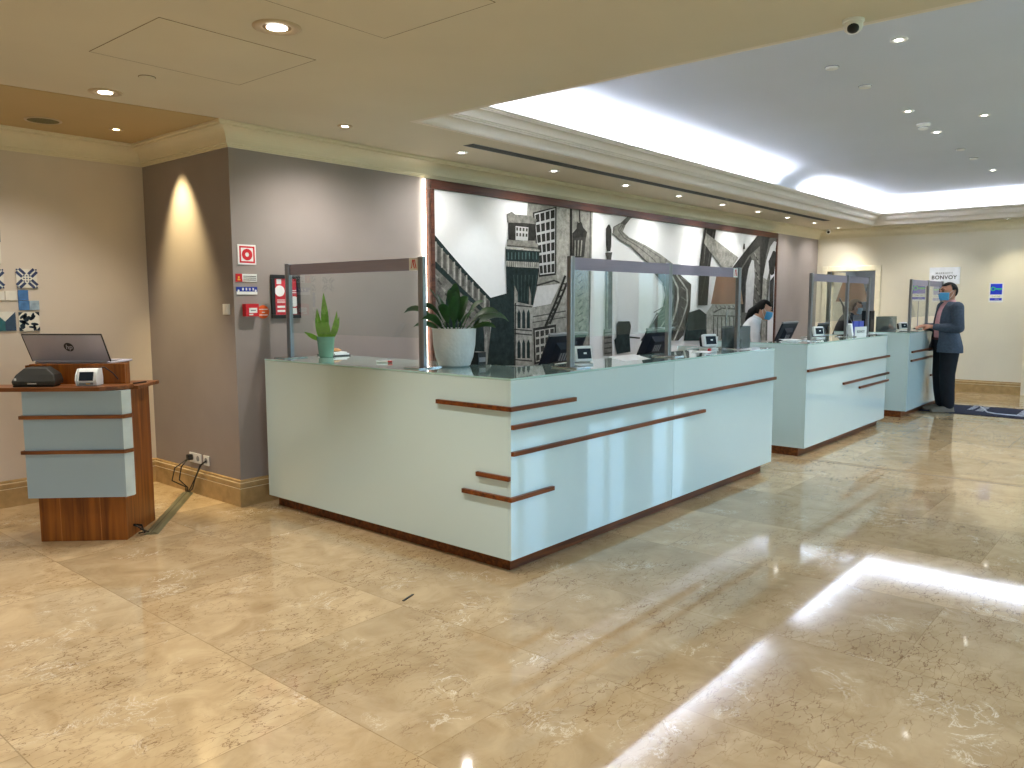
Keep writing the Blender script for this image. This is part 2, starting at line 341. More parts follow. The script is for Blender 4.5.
(0.1,1,[(2.278,0.902),(2.297,1.255),(2.334,1.379),(2.379,1.428),(2.423,1.365),(2.451,1.175),(2.448,0.891)]),
(0.55,0,[(2.456,0.89),(2.451,1.175),(2.489,1.224),(2.501,0.887)]),
(0.55,0,[(1.78,1.756),(1.825,1.72),(1.843,1.731),(1.798,1.767)]),
(0.26,0,[(1.825,1.699),(1.87,1.662),(1.888,1.673),(1.842,1.71)]),
(0.55,0,[(1.87,1.641),(1.916,1.603),(1.934,1.614),(1.888,1.652)]),
(0.26,0,[(1.916,1.582),(1.962,1.544),(1.98,1.555),(1.933,1.593)]),
(0.55,0,[(1.962,1.523),(2.009,1.484),(2.027,1.495),(1.98,1.533)]),
(0.26,0,[(2.011,1.63),(2.058,1.592),(2.077,1.603),(2.029,1.641)]),
(0.55,0,[(2.058,1.57),(2.106,1.532),(2.124,1.543),(2.076,1.582)]),
(0.26,0,[(2.106,1.51),(2.154,1.471),(2.173,1.482),(2.124,1.521)]),
(0.55,0,[(2.154,1.449),(2.203,1.409),(2.222,1.42),(2.172,1.46)]),
(0.26,0,[(2.202,1.387),(2.252,1.347),(2.271,1.358),(2.221,1.398)]),
(0.55,0,[(2.254,1.497),(2.304,1.458),(2.323,1.469),(2.273,1.509)]),
(0.26,0,[(2.304,1.435),(2.354,1.395),(2.374,1.406),(2.323,1.447)]),
(0.55,0,[(2.354,1.373),(2.405,1.332),(2.425,1.343),(2.373,1.384)]),
(0.26,0,[(1.773,1.323),(1.818,1.285),(1.835,1.295),(1.79,1.334)]),
(0.1,1,[(2.526,1.547),(2.786,1.594),(2.922,1.487),(2.92,0.861),(2.486,0.888),(2.55,1.273)]),
(0.1,1,[(2.769,2.036),(3.309,2.034),(3.286,1.752),(3.204,1.469),(2.888,1.459),(2.785,1.498)]),
(0.12,0,[(2.811,2.305),(3.25,2.31),(3.233,2.138),(2.81,2.115)]),
(0.45,0,[(2.79,2.372),(2.865,2.403),(2.919,2.38),(3.057,2.384),(3.17,2.384),(3.262,2.355),(3.25,2.306),(3.057,2.305),(2.797,2.292)]),
(0.7,0,[(2.924,2.266),(3.127,2.266),(3.118,2.132),(2.923,2.127)]),
(0.25,0,[(2.934,2.255),(2.964,2.255),(2.963,2.222),(2.934,2.222)]),
(0.25,0,[(2.933,2.199),(2.963,2.2),(2.962,2.167),(2.933,2.166)]),
(0.25,0,[(2.984,2.255),(3.014,2.255),(3.013,2.222),(2.983,2.222)]),
(0.25,0,[(2.982,2.2),(3.012,2.2),(3.011,2.167),(2.981,2.167)]),
(0.25,0,[(3.034,2.255),(3.065,2.255),(3.063,2.223),(3.033,2.222)]),
(0.25,0,[(3.032,2.201),(3.062,2.201),(3.06,2.168),(3.03,2.168)]),
(0.25,0,[(3.085,2.255),(3.116,2.255),(3.113,2.223),(3.083,2.223)]),
(0.25,0,[(3.082,2.201),(3.112,2.201),(3.109,2.169),(3.08,2.169)]),
(0.5,0,[(2.791,2.126),(2.945,2.123),(3.17,2.13),(3.285,2.105),(3.286,2.051),(3.056,2.053),(2.791,2.057)]),
(0.25,0,[(2.79,2.063),(3.285,2.058),(3.286,2.069),(2.791,2.073)]),
(0.65,0,[(2.761,2.032),(3.314,2.032),(3.316,2.047),(2.762,2.046)]),
(0.35,1,[(2.802,1.999),(2.802,1.93),(2.815,1.931),(2.816,2)]),
(0.35,1,[(2.856,2.002),(2.856,1.932),(2.87,1.933),(2.87,2.002)]),
(0.35,1,[(2.911,2.004),(2.91,1.934),(2.924,1.935),(2.924,2.005)]),
(0.35,1,[(2.966,2.006),(2.965,1.936),(2.979,1.937),(2.979,2.007)]),
(0.35,1,[(3.021,2.009),(3.021,1.938),(3.035,1.939),(3.035,2.009)]),
(0.35,1,[(3.077,2.011),(3.077,1.94),(3.091,1.941),(3.091,2.012)]),
(0.35,1,[(3.134,2.014),(3.134,1.942),(3.148,1.943),(3.148,2.014)]),
(0.35,1,[(3.191,2.016),(3.191,1.944),(3.206,1.945),(3.206,2.017)]),
(0.35,1,[(3.249,2.019),(3.249,1.947),(3.264,1.947),(3.264,2.019)]),
(0.62,0,[(2.769,1.915),(3.3,1.916),(3.295,1.857),(2.774,1.86)]),
(0.3,0,[(2.789,1.909),(2.788,1.857),(2.796,1.857),(2.797,1.909)]),
(0.3,0,[(2.821,1.91),(2.821,1.858),(2.829,1.858),(2.829,1.91)]),
(0.3,0,[(2.853,1.911),(2.853,1.859),(2.861,1.859),(2.861,1.911)]),
(0.3,0,[(2.886,1.912),(2.886,1.86),(2.894,1.86),(2.894,1.912)]),
(0.3,0,[(2.919,1.913),(2.918,1.861),(2.927,1.861),(2.927,1.914)]),
(0.3,0,[(2.952,1.914),(2.951,1.862),(2.96,1.862),(2.96,1.915)]),
(0.3,0,[(2.985,1.916),(2.985,1.863),(2.993,1.863),(2.993,1.916)]),
(0.3,0,[(3.018,1.917),(3.018,1.864),(3.026,1.864),(3.026,1.917)]),
(0.3,0,[(3.052,1.918),(3.052,1.865),(3.06,1.865),(3.06,1.918)]),
(0.3,0,[(3.086,1.919),(3.085,1.866),(3.094,1.866),(3.094,1.919)]),
(0.3,0,[(3.12,1.92),(3.12,1.867),(3.128,1.867),(3.128,1.921)]),
(0.3,0,[(3.154,1.922),(3.154,1.868),(3.162,1.868),(3.162,1.922)]),
(0.3,0,[(3.188,1.923),(3.188,1.869),(3.197,1.869),(3.197,1.923)]),
(0.3,0,[(3.223,1.924),(3.223,1.87),(3.232,1.87),(3.232,1.924)]),
(0.3,0,[(3.258,1.925),(3.258,1.871),(3.267,1.871),(3.267,1.925)]),
(0.3,0,[(3.293,1.926),(3.293,1.872),(3.302,1.872),(3.302,1.927)]),
(0.22,1,[(2.882,1.779),(2.909,1.515),(2.923,1.516),(2.896,1.78)]),
(0.22,1,[(2.943,1.78),(2.956,1.515),(2.97,1.515),(2.957,1.781)]),
(0.22,1,[(3.004,1.782),(3.003,1.515),(3.017,1.515),(3.018,1.782)]),
(0.22,1,[(3.066,1.783),(3.051,1.515),(3.065,1.515),(3.08,1.783)]),
(0.22,1,[(3.128,1.785),(3.099,1.515),(3.113,1.514),(3.142,1.785)]),
(0.22,1,[(3.191,1.786),(3.148,1.515),(3.162,1.514),(3.206,1.786)]),
(0.22,1,[(3.255,1.788),(3.197,1.515),(3.211,1.514),(3.27,1.787)]),
(0.55,0,[(2.903,1.674),(2.949,1.604),(2.949,1.469),(2.896,1.469)]),
(0.5,0,[(3.135,1.677),(3.169,1.569),(3.164,1.475),(3.129,1.475)]),
(0.6,0,[(2.898,1.514),(3.199,1.473),(3.164,0.845),(2.895,0.862)]),
(0.1,1,[(2.946,1.242),(2.946,1.392),(2.971,1.434),(2.996,1.392),(2.995,1.241)]),
(0.1,1,[(3.02,1.24),(3.021,1.391),(3.046,1.434),(3.071,1.391),(3.071,1.238)]),
(0.1,1,[(3.096,1.238),(3.096,1.39),(3.122,1.433),(3.147,1.39),(3.147,1.236)]),
(0.1,1,[(2.945,0.936),(2.945,1.088),(2.97,1.13),(2.995,1.086),(2.995,0.934)]),
(0.1,1,[(3.02,0.932),(3.02,1.085),(3.045,1.127),(3.07,1.083),(3.07,0.929)]),
(0.1,1,[(3.096,0.928),(3.096,1.082),(3.121,1.124),(3.147,1.08),(3.147,0.925)]),
(0.22,0,[(2.897,1.468),(3.18,1.45),(3.182,1.463),(2.898,1.481)]),
(0.22,0,[(2.896,1.226),(3.18,1.202),(3.182,1.215),(2.898,1.239)]),
(0.22,0,[(2.896,1.184),(3.18,1.158),(3.182,1.172),(2.897,1.197)]),
(0.22,0,[(2.895,0.919),(3.18,0.886),(3.182,0.9),(2.896,0.932)]),
(0.15,0,[(2.904,1.501),(2.893,0.862),(2.914,0.861),(2.924,1.5)]),
(0.16,0,[(4.535,2.346),(4.569,2.383),(4.597,2.401),(4.627,2.384),(4.652,2.34),(4.651,2.151),(4.632,2.091),(4.564,2.088),(4.543,2.159)]),
(0.28,0,[(4.525,2.07),(4.672,2.082),(4.654,2.01),(4.556,2.007)]),
(0.3,0,[(4.556,2.007),(4.654,2.01),(4.681,1.853),(4.689,1.165),(4.541,1.17),(4.539,1.85)]),
(0.5,0,[(4.566,1.85),(4.563,1.169),(4.597,1.168),(4.6,1.851)]),
(0.45,0,[(4.511,1.184),(4.689,1.193),(4.695,0.864),(4.516,0.874)]),
(0.2,0,[(4.523,1.135),(4.682,1.14),(4.677,1.157),(4.52,1.151)]),
(0.2,0,[(4.524,1.074),(4.683,1.079),(4.679,1.096),(4.521,1.091)]),
(0.2,0,[(4.525,1.014),(4.684,1.018),(4.68,1.035),(4.522,1.03)]),
(0.2,0,[(4.526,0.953),(4.685,0.957),(4.681,0.974),(4.523,0.97)]),
(0.2,0,[(4.527,0.893),(4.686,0.895),(4.682,0.912),(4.524,0.909)]),
(0.1,1,[(4.779,1.241),(4.819,1.273),(5.069,1.268),(5.102,1.21),(5.073,1.096),(5.099,0.894),(4.796,0.881),(4.732,1.052),(4.782,1.084)]),
(0.15,0,[(5.077,1.063),(5.312,1.043),(5.315,1.063),(5.08,1.083)]),
(0.35,0,[(5.104,2.536),(4.987,2.517),(4.827,2.423),(4.95,2.415),(5.066,2.502)]),
(0.55,0,[(4.827,2.427),(4.95,2.415),(4.894,2.335),(5.032,2.277),(5.418,2.2),(5.786,2.103),(6.107,1.998),(5.509,1.978),(5.36,2.042),(5.073,2.174),(4.801,2.243),(4.679,2.311),(4.701,2.373)]),
(0.36,0,[(4.866,2.418),(4.782,2.347),(4.8,2.35),(4.881,2.413)]),
(0.36,0,[(4.782,2.347),(4.909,2.259),(4.921,2.268),(4.8,2.35)]),
(0.36,0,[(4.909,2.259),(5.248,2.166),(5.26,2.175),(4.921,2.268)]),
(0.36,0,[(5.248,2.166),(5.564,2.046),(5.578,2.055),(5.26,2.175)]),
(0.36,0,[(5.564,2.046),(5.694,1.981),(5.71,1.989),(5.578,2.055)]),
(0.36,0,[(4.897,2.419),(4.837,2.34),(4.852,2.343),(4.911,2.417)]),
(0.36,0,[(4.837,2.34),(4.988,2.264),(4.997,2.272),(4.852,2.343)]),
(0.36,0,[(4.988,2.264),(5.394,2.174),(5.402,2.181),(4.997,2.272)]),
(0.36,0,[(5.394,2.174),(5.783,2.055),(5.793,2.063),(5.402,2.181)]),
(0.3,0,[(4.823,2.427),(4.686,2.375),(4.701,2.37),(4.832,2.419)]),
(0.3,0,[(4.686,2.375),(4.678,2.303),(4.696,2.308),(4.701,2.37)]),
(0.3,0,[(4.678,2.303),(4.795,2.238),(4.806,2.247),(4.696,2.308)]),
(0.3,0,[(4.795,2.238),(5.067,2.17),(5.079,2.179),(4.806,2.247)]),
(0.3,0,[(5.067,2.17),(5.353,2.038),(5.367,2.046),(5.079,2.179)]),
(0.3,0,[(5.353,2.038),(5.489,1.974),(5.504,1.982),(5.367,2.046)]),
(0.2,0,[(5.619,1.868),(6.3,1.861),(6.622,1.736),(6.602,1.402),(6.429,1.053),(6.286,0.983),(5.326,1.021),(5.638,1.255),(5.862,1.432),(5.92,1.59),(5.852,1.743)]),
(0.62,0,[(6.045,1.848),(6.227,1.681),(6.272,1.688),(6.086,1.859)]),
(0.62,0,[(6.227,1.681),(6.241,1.546),(6.288,1.544),(6.272,1.688)]),
(0.62,0,[(6.241,1.546),(6.178,1.363),(6.224,1.356),(6.288,1.544)]),
(0.62,0,[(6.178,1.363),(6.014,1.136),(6.058,1.127),(6.224,1.356)]),
(0.62,0,[(6.014,1.136),(5.936,1),(5.98,0.992),(6.058,1.127)]),
(0.62,0,[(6.19,1.851),(6.483,1.66),(6.52,1.667),(6.221,1.862)]),
(0.62,0,[(6.483,1.66),(6.5,1.476),(6.539,1.472),(6.52,1.667)]),
(0.62,0,[(6.5,1.476),(6.354,1.243),(6.391,1.236),(6.539,1.472)]),
(0.62,0,[(6.354,1.243),(6.15,0.992),(6.185,0.983),(6.391,1.236)]),
(0.5,0,[(5.832,1.719),(6.107,1.577),(6.138,1.582),(5.855,1.73)]),
(0.5,0,[(6.107,1.577),(6.045,1.365),(6.076,1.358),(6.138,1.582)]),
(0.5,0,[(6.045,1.365),(5.76,1.144),(5.787,1.135),(6.076,1.358)]),
(0.5,0,[(5.76,1.144),(5.589,1.015),(5.615,1.005),(5.787,1.135)]),
(0.5,0,[(5.71,1.369),(5.377,1.044),(5.399,1.037),(5.734,1.362)]),
(0.38,0,[(5.64,1.362),(5.948,1.449),(5.937,1.459),(5.629,1.372)]),
(0.38,0,[(5.693,1.33),(5.995,1.412),(5.984,1.422),(5.682,1.34)]),
(0.38,0,[(5.747,1.297),(6.042,1.375),(6.031,1.385),(5.736,1.308)]),
(0.38,0,[(5.801,1.265),(6.09,1.337),(6.079,1.348),(5.79,1.275)]),
(0.38,0,[(5.856,1.232),(6.138,1.3),(6.127,1.31),(5.845,1.242)]),
(0.38,0,[(5.911,1.199),(6.186,1.262),(6.175,1.272),(5.901,1.209)]),
(0.38,0,[(5.967,1.165),(6.235,1.223),(6.224,1.234),(5.956,1.176)]),
(0.38,0,[(6.023,1.131),(6.284,1.185),(6.273,1.195),(6.013,1.142)]),
(0.38,0,[(6.079,1.097),(6.333,1.146),(6.323,1.157),(6.07,1.108)]),
(0.45,0,[(6.32,1.82),(6.542,1.754),(6.552,1.762),(6.33,1.828)]),
(0.45,0,[(6.325,1.693),(6.517,1.631),(6.528,1.639),(6.336,1.701)]),
(0.45,0,[(6.33,1.565),(6.493,1.508),(6.504,1.516),(6.341,1.572)]),
(0.45,0,[(6.335,1.436),(6.468,1.385),(6.48,1.393),(6.346,1.443)]),
(0.45,0,[(6.34,1.307),(6.443,1.263),(6.456,1.27),(6.352,1.314)]),
(0.45,0,[(6.344,1.178),(6.418,1.14),(6.432,1.147),(6.357,1.184)]),
(0.16,0,[(6.969,2.532),(7.316,2.531),(7.247,2.282),(7.164,2.008),(7.106,1.447),(6.823,1.448),(6.839,1.998),(6.903,2.27)]),
(0.35,0,[(7.01,2.492),(6.954,2.031),(6.98,2.031),(7.036,2.493)]),
(0.3,0,[(7.226,2.482),(7.088,2.036),(7.109,2.035),(7.248,2.482)]),
(0.3,0,[(7.088,2.036),(6.901,1.546),(6.922,1.544),(7.109,2.035)]),
(0.58,0,[(7.015,2.449),(7.58,2.291),(8.068,2.151),(7.856,1.999),(7.54,1.99),(7.255,2.135),(6.959,2.308)]),
(0.62,0,[(7.267,1.47),(8.295,1.466),(8.331,0.902),(6.887,0.959),(7.079,1.348)]),
(0.2,0,[(7.306,1.336),(7.576,1.395),(7.568,1.415),(7.285,1.354)]),
(0.2,0,[(7.576,1.395),(7.977,1.379),(7.987,1.399),(7.568,1.415)]),
(0.2,0,[(7.977,1.379),(8.294,1.309),(8.315,1.328),(7.987,1.399)]),
(0.22,0,[(7.282,1.283),(7.299,0.968),(7.332,0.967),(7.315,1.282)]),
(0.22,0,[(7.41,1.281),(7.426,0.963),(7.46,0.962),(7.443,1.28)]),
(0.22,0,[(7.539,1.278),(7.557,0.958),(7.591,0.957),(7.573,1.278)]),
(0.22,0,[(7.671,1.276),(7.689,0.953),(7.724,0.952),(7.705,1.275)]),
(0.22,0,[(7.805,1.274),(7.824,0.948),(7.859,0.947),(7.84,1.273)]),
(0.22,0,[(7.941,1.271),(7.961,0.943),(7.997,0.941),(7.977,1.271)]),
(0.22,0,[(8.08,1.269),(8.1,0.937),(8.137,0.936),(8.116,1.268)]),
(0.22,0,[(8.221,1.267),(8.242,0.932),(8.279,0.931),(8.258,1.266)]),
(0.18,0,[(7.276,1.292),(8.308,1.264),(8.307,1.283),(7.276,1.309)]),
(0.4,0,[(7.332,1.441),(7.418,1.39),(7.445,1.398),(7.359,1.449)]),
(0.4,0,[(7.472,1.44),(7.559,1.388),(7.586,1.397),(7.498,1.449)]),
(0.4,0,[(7.613,1.439),(7.703,1.387),(7.73,1.396),(7.64,1.448)]),
(0.4,0,[(7.758,1.438),(7.849,1.385),(7.877,1.394),(7.785,1.447)]),
(0.4,0,[(7.905,1.437),(7.998,1.384),(8.026,1.393),(7.933,1.446)]),
(0.4,0,[(8.055,1.436),(8.15,1.382),(8.178,1.392),(8.083,1.445)]),
(0.12,1,[(6.564,1.355),(6.866,1.399),(7.08,1.323),(7.098,0.951),(6.432,0.977)]),
(0.34,0,[(7.874,2),(8.294,2.26),(8.723,2.514),(9.497,2.534),(9.424,2.283),(9.274,1.94),(9.199,1.546),(9.215,0.866),(8.256,0.905),(8.154,1.546),(8.098,1.965)]),
(0.14,0,[(7.874,2),(8.294,2.26),(8.723,2.514),(9.091,2.522),(8.833,2.36),(8.424,2.192),(8.116,1.96)]),
(0.16,0,[(8.218,2.283),(8.238,2.362),(8.275,2.364),(8.292,2.286)]),
(0.72,0,[(8.354,1.331),(8.362,1.786),(8.436,2.001),(8.542,2.137),(8.62,2.127),(8.662,1.899),(8.634,1.546),(8.623,1.328)]),
(0.13,0,[(8.131,1.913),(8.247,2.021),(8.487,2.194),(8.541,2.143),(8.424,2),(8.337,1.785),(8.304,1.332),(8.229,1.333)]),
(0.1,0,[(8.833,2.36),(9.091,2.522),(9.194,2.522),(9.048,2.184),(9.006,1.823),(8.993,1.546),(8.912,1.546),(8.864,1.931)]),
(0.75,0,[(8.982,1.878),(9.085,2.144),(9.24,2.38),(9.374,2.463),(9.503,2.456),(9.424,2.283),(9.244,2.051),(9.142,1.84)]),
(0.58,0,[(8.959,1.546),(8.982,1.878),(9.142,1.84),(9.138,1.434),(9.146,0.869),(8.987,0.876)]),
(0.12,0,[(9.168,2.133),(9.259,2.22),(9.337,2.307),(9.421,2.311),(9.497,2.257),(9.415,1.943),(9.311,1.913),(9.223,1.967)]),
(0.16,0,[(9.261,1.828),(9.417,1.915),(9.428,1.317),(9.272,1.32)]),
(0.5,0,[(8.607,2.244),(8.676,2.188),(8.711,2.196),(8.642,2.252)]),
(0.16,0,[(8.669,2.187),(8.739,2.131),(8.774,2.139),(8.705,2.195)]),
(0.5,0,[(8.732,2.13),(8.802,2.073),(8.838,2.081),(8.768,2.138)]),
(0.16,0,[(8.796,2.073),(8.866,2.015),(8.902,2.023),(8.831,2.081)]),
(0.5,0,[(8.623,2.008),(8.692,1.95),(8.728,1.958),(8.658,2.016)]),
(0.16,0,[(8.686,1.95),(8.756,1.892),(8.791,1.899),(8.721,1.958)]),
(0.5,0,[(8.749,1.892),(8.819,1.833),(8.855,1.841),(8.785,1.899)]),
(0.16,0,[(8.813,1.833),(8.884,1.774),(8.92,1.781),(8.848,1.84)]),
(0.5,0,[(8.64,1.77),(8.709,1.711),(8.744,1.719),(8.675,1.778)]),
(0.16,0,[(8.703,1.711),(8.772,1.652),(8.808,1.659),(8.738,1.719)]),
(0.5,0,[(8.766,1.652),(8.836,1.592),(8.872,1.599),(8.802,1.659)]),
(0.16,0,[(8.83,1.592),(8.901,1.531),(8.937,1.538),(8.866,1.599)]),
(0.5,0,[(8.656,1.531),(8.726,1.471),(8.761,1.478),(8.691,1.538)]),
(0.16,0,[(8.719,1.471),(8.789,1.41),(8.825,1.417),(8.755,1.478)]),
(0.5,0,[(8.783,1.411),(8.854,1.349),(8.89,1.356),(8.819,1.417)]),
(0.16,0,[(8.847,1.349),(8.919,1.287),(8.955,1.294),(8.883,1.356)])]
FLOOR_A = lin((174, 146, 106)); FLOOR_B = lin((206, 180, 140))
# ------------------------------------------------------------------ materials
M_floor = marble_floor()
M_ceil = mat('cream_ceiling_paint', (212, 203, 182), .85, nscale=1.5, namp=.03)
M_ceil2 = mat('alcove_ceiling_brown', (190, 166, 122), .85, nscale=1.5, namp=.03)
M_tray = mat('white_tray_ceiling_paint', (205, 209, 220), .85, nscale=1, namp=.02)
M_crown = mat('cream_moulding_paint', (226, 216, 188), .6, nscale=2, namp=.03)
M_cornice = mat('pale_cornice_paint', (226, 216, 202), .6, nscale=2, namp=.03)
M_taupe = mat('taupe_wallcovering', (150, 140, 136), .75, nscale=3, namp=.04, bump=.15, bscale=220)
M_beige = mat('beige_wallcovering', (208, 195, 180), .75, nscale=2, namp=.04, bump=.12, bscale=160)
M_farwall = mat('cream_wallcovering', (228, 220, 200), .75, nscale=2, namp=.03, bump=.1, bscale=160)
M_blue_room = mat('blue_grey_room_paint', (150, 160, 172), .8)
M_stone = mat('skirting_marble', (176, 146, 100), .25, nscale=14, namp=.16)
M_stone_line = mat('skirting_joint', (226, 208, 172), .4)
M_white = mat('white_plastic', (236, 236, 234), .4)
M_trimwhite = mat('cream_door_paint', (236, 228, 204), .45)
M_dark = mat('black_plastic', (14, 15, 17), .4)
M_navy = mat('dark_blue_black_plastic', (12, 24, 38), .5, spec=.3)
M_gap = mat('dark_joint', (120, 102, 72), .9)
M_alu = mat('brushed_aluminium', (150, 150, 152), .32, metal=1., nscale=30, namp=.05)
M_steel = mat('polished_steel', (200, 200, 200), .15, metal=1.)
M_glasspanel = mat('aqua_backed_glass', (208, 229, 228), .04, spec=.6, coat=.6, nscale=.6, namp=.015)
M_glasstop = mat('aqua_top_glass', (176, 212, 205), .03, spec=.7, coat=.8, nscale=.6, namp=.015)
M_strip = wood('walnut_strip', (78, 38, 15), (138, 74, 30), 'X')
M_stripY = wood('walnut_strip_cross', (84, 40, 16), (150, 80, 34), 'Y')
M_kioskwood = wood('kiosk_cherry_wood', (110, 58, 22), (164, 96, 36), 'Z')
M_kiosktop = wood('kiosk_top_wood', (98, 54, 26), (150, 92, 50), 'X')
M_framewood = wood('mural_frame_wood', (62, 36, 28), (100, 60, 45), 'X')
M_desk = wood('desk_wood', (90, 60, 40), (130, 92, 60), 'X')
M_screen = clear('acrylic_sheet', (244, 247, 247), ior=1.62)
M_band = clear('frosted_lilac_band', (176, 166, 184), rough=.25, haze=(174, 167, 184), hazef=.72)
M_acry = clear('smoky_acrylic', (205, 212, 214), rough=.08, haze=(196, 204, 208), hazef=.08)
M_red = mat('signal_red', (206, 26, 40), .4)
M_orange = mat('signal_orange', (226, 92, 20), .45)
M_blue = mat('signal_blue', (20, 50, 160), .4)
M_grey = mat('mid_grey_plastic', (130, 132, 135), .45)
M_paper = mat('white_paper', (240, 242, 240), .6)
M_green_leaf = mat('dark_green_leaf', (30, 76, 26), .5, nscale=20, namp=.3)
M_lime_leaf = mat('bright_green_leaf', (104, 150, 44), .4, nscale=24, namp=.25)
M_soil = mat('potting_soil', (38, 28, 20), .95, nscale=60, namp=.4)
M_lens = mat('lamp_lens', (255, 250, 240), .3, emit=(255, 250, 238), estr=14.)
M_lens_warm = mat('warm_lamp_lens', (255, 240, 210), .3, emit=(255, 226, 170), estr=14.)
M_led = mat('led_diffuser', (255, 252, 240), .4, emit=(255, 250, 232), estr=5.)
M_ring = mat('satin_ring', (190, 170, 140), .4, nscale=10)
M_ringw = mat('white_ring', (226, 224, 220), .4)
M_grille = mat('speaker_mesh', (104, 96, 62), .7, nscale=90, namp=.35)
# ------------------------------------------------------------------ the room
XB, XF, YR, YW, YL, XC, ZC, ZT = -6.0, 11.6, -4.6, 2.512, 3.84, -.153, 2.77, 3.2
def sbox(name, x0, x1, y0, y1, z0, z1, m): return struct(B().box(x0, x1, y0, y1, z0, z1).build(name, m))
sbox('floor', XB-.2, XF+2.6, YR-.2, YL+.2, -.1, 0, M_floor)
sbox('wall_left', XB-.2, XC, YL, YL+.2, -.1, 3.3, M_beige)
sbox('wall_mural', XC, XF+.2, YW, YL+.2, -.1, 3.3, M_taupe)
sbox('wall_back', XB-.2, XB, YR-.2, YL, -.1, 3.3, M_beige)
# far wall with a doorway
DY0, DY1, DZ = 1.49, 2.32, 2.03
b = B(); b.box(XF, XF+.15, YR-.2, DY0, -.1, 3.3); b.box(XF, XF+.15, DY1, YW, -.1, 3.3); b.box(XF, XF+.15, DY0, DY1, DZ, 3.3)
struct(b.build('wall_far', M_farwall))
b = B(); b.box(XF+2.2, XF+2.3, .6, YW, 0, 2.7); b.box(XF+.15, XF+2.3, .5, .6, 0, 2.7); b.box(XF+.2, XF+2.3, YW, YW+.1, 0, 2.7); b.box(XF+.15, XF+2.3, .6, YW, 2.6, 2.7)
struct(b.build('wall_back_office', M_blue_room))
# right wall with windows (far pair known from reflections, the rest added for daylight)
WIN = [(-4.5, -3.1), (-2.2, -.8), (.4, 1.8), (2.7, 4.1), (5.0, 6.4), (7.3, 8.7), (9.4, 10.9)]
b = B(); xs = [XB-.2]+[v for w in WIN for v in w]+[XF+.2]
for i in range(0, len(xs), 2): b.box(xs[i], xs[i+1], YR-.2, YR, -.1, 3.3)
for x0, x1 in WIN: b.box(x0, x1, YR-.2, YR, -.1, .45); b.box(x0, x1, YR-.2, YR, 2.45, 3.3)
struct(b.build('wall_right', M_farwall))
M_winglass = clear('window_glass', (235, 245, 250))
for i, (x0, x1) in enumerate(WIN):
    w = B()
    for a in (x0, (x0+x1)/2-.03, x1-.06): w.box(a, a+.06, YR-.13, YR-.05, .45, 2.45)
    w.box(x0, x1, YR-.13, YR-.05, .45, .52); w.box(x0, x1, YR-.13, YR-.05, 2.38, 2.45)
    wf = struct(w.build('window_%d' % (i+1), M_trimwhite))
    B().box(x0, x1, YR-.1, YR-.09, .45, 2.45).build('pane', M_winglass, wf)
# ceiling with the opening for the tray
TX0, TX1, TY0, TY1 = .66, 11.16, -3.4, 1.44
b = B(); b.box(XB-.2, TX0, YR-.2, YL+.1, ZC, ZC+.08); b.box(TX0, TX1, TY1, YL+.1, ZC, ZC+.08); b.box(TX1, XF+.2, YR-.2, YL+.1, ZC, ZC+.08); b.box(TX0, TX1, YR-.2, TY0, ZC, ZC+.08)
struct(b.build('ceiling', M_ceil))
struct(B().prism([(XB, YL), (XB, 2.52), (-1.6, 2.52), (-.303, 2.365), (XC-.05, 2.40), (XC-.05, YL)], ZC-.004, ZC-.0005).build('ceiling_alcove', M_ceil2))  # thin browner sheet just below the left part of the ceiling
sbox('ceiling_tray', TX0-.2, TX1+.2, TY0-.2, TY1+.2, ZT, ZT+.06, M_tray)
tray = [(TX0, TY1), (TX1, TY1), (TX1, TY0), (TX0, TY0)]
def arc(o0, z0, o1, z1, n=6, inward=True):
    """quarter curve between two profile points"""
    out = []
    for i in range(1, n):
        t = PI/2*i/n
        out.append((o0+(o1-o0)*(1-math.cos(t)), z0+(z1-z0)*math.sin(t)) if inward else (o0+(o1-o0)*math.sin(t), z0+(z1-z0)*(1-math.cos(t))))
    return out
prof = [(-.03, ZC), (.0, ZC-.001), (.012, ZC), (.012, ZC+.008), (.022, ZC+.008), (.022, ZC+.016)]+arc(.022, ZC+.016, .066, ZC+.072)+[(.066, ZC+.072), (.078, ZC+.074), (.078, ZC+.084), (.09, ZC+.086), (.09, ZC+.096), (.102, ZC+.098), (.102, ZC+.106)]+arc(.102, ZC+.106, .145, ZC+.152)+[(.145, ZC+.152), (.155, ZC+.154), (.155, ZC+.162), (.165, ZC+.164), (.165, ZC+.172), (.175, ZC+.174), (.175, ZC+.186), (.15, ZC+.186), (.12, ZC+.15), (-.03, ZC+.15)]
struct(B().loft(sweep(tray, prof, True), caps=False).build('trim_tray_cornice', M_cornice))
cove = [(-.03, ZC+.10), (-.03, ZC+.2)]+[(-.03+.42*(1-math.cos(PI/2*i/10)), ZC+.2+(ZT-ZC-.2)*math.sin(PI/2*i/10)) for i in range(1, 11)]
o = struct(B().loft(sweep(tray, cove, True), caps=False, closed=False).build('ceiling_cove', M_tray, smooth='auto'))
crown = [(-.02, 2.616), (.012, 2.616), (.012, 2.628), (.022, 2.630), (.022, 2.640), (.034, 2.642), (.034, 2.652)]+arc(.034, 2.652, .118, 2.735, 7)+[(.118, 2.735), (.13, 2.737), (.13, 2.748), (.15, 2.75), (.15, 2.768), (-.02, 2.768)]
struct(B().loft(sweep([(XB, YL), (XC, YL), (XC, YW), (XF, YW), (XF, YR)], crown)).build('trim_crown', M_crown))
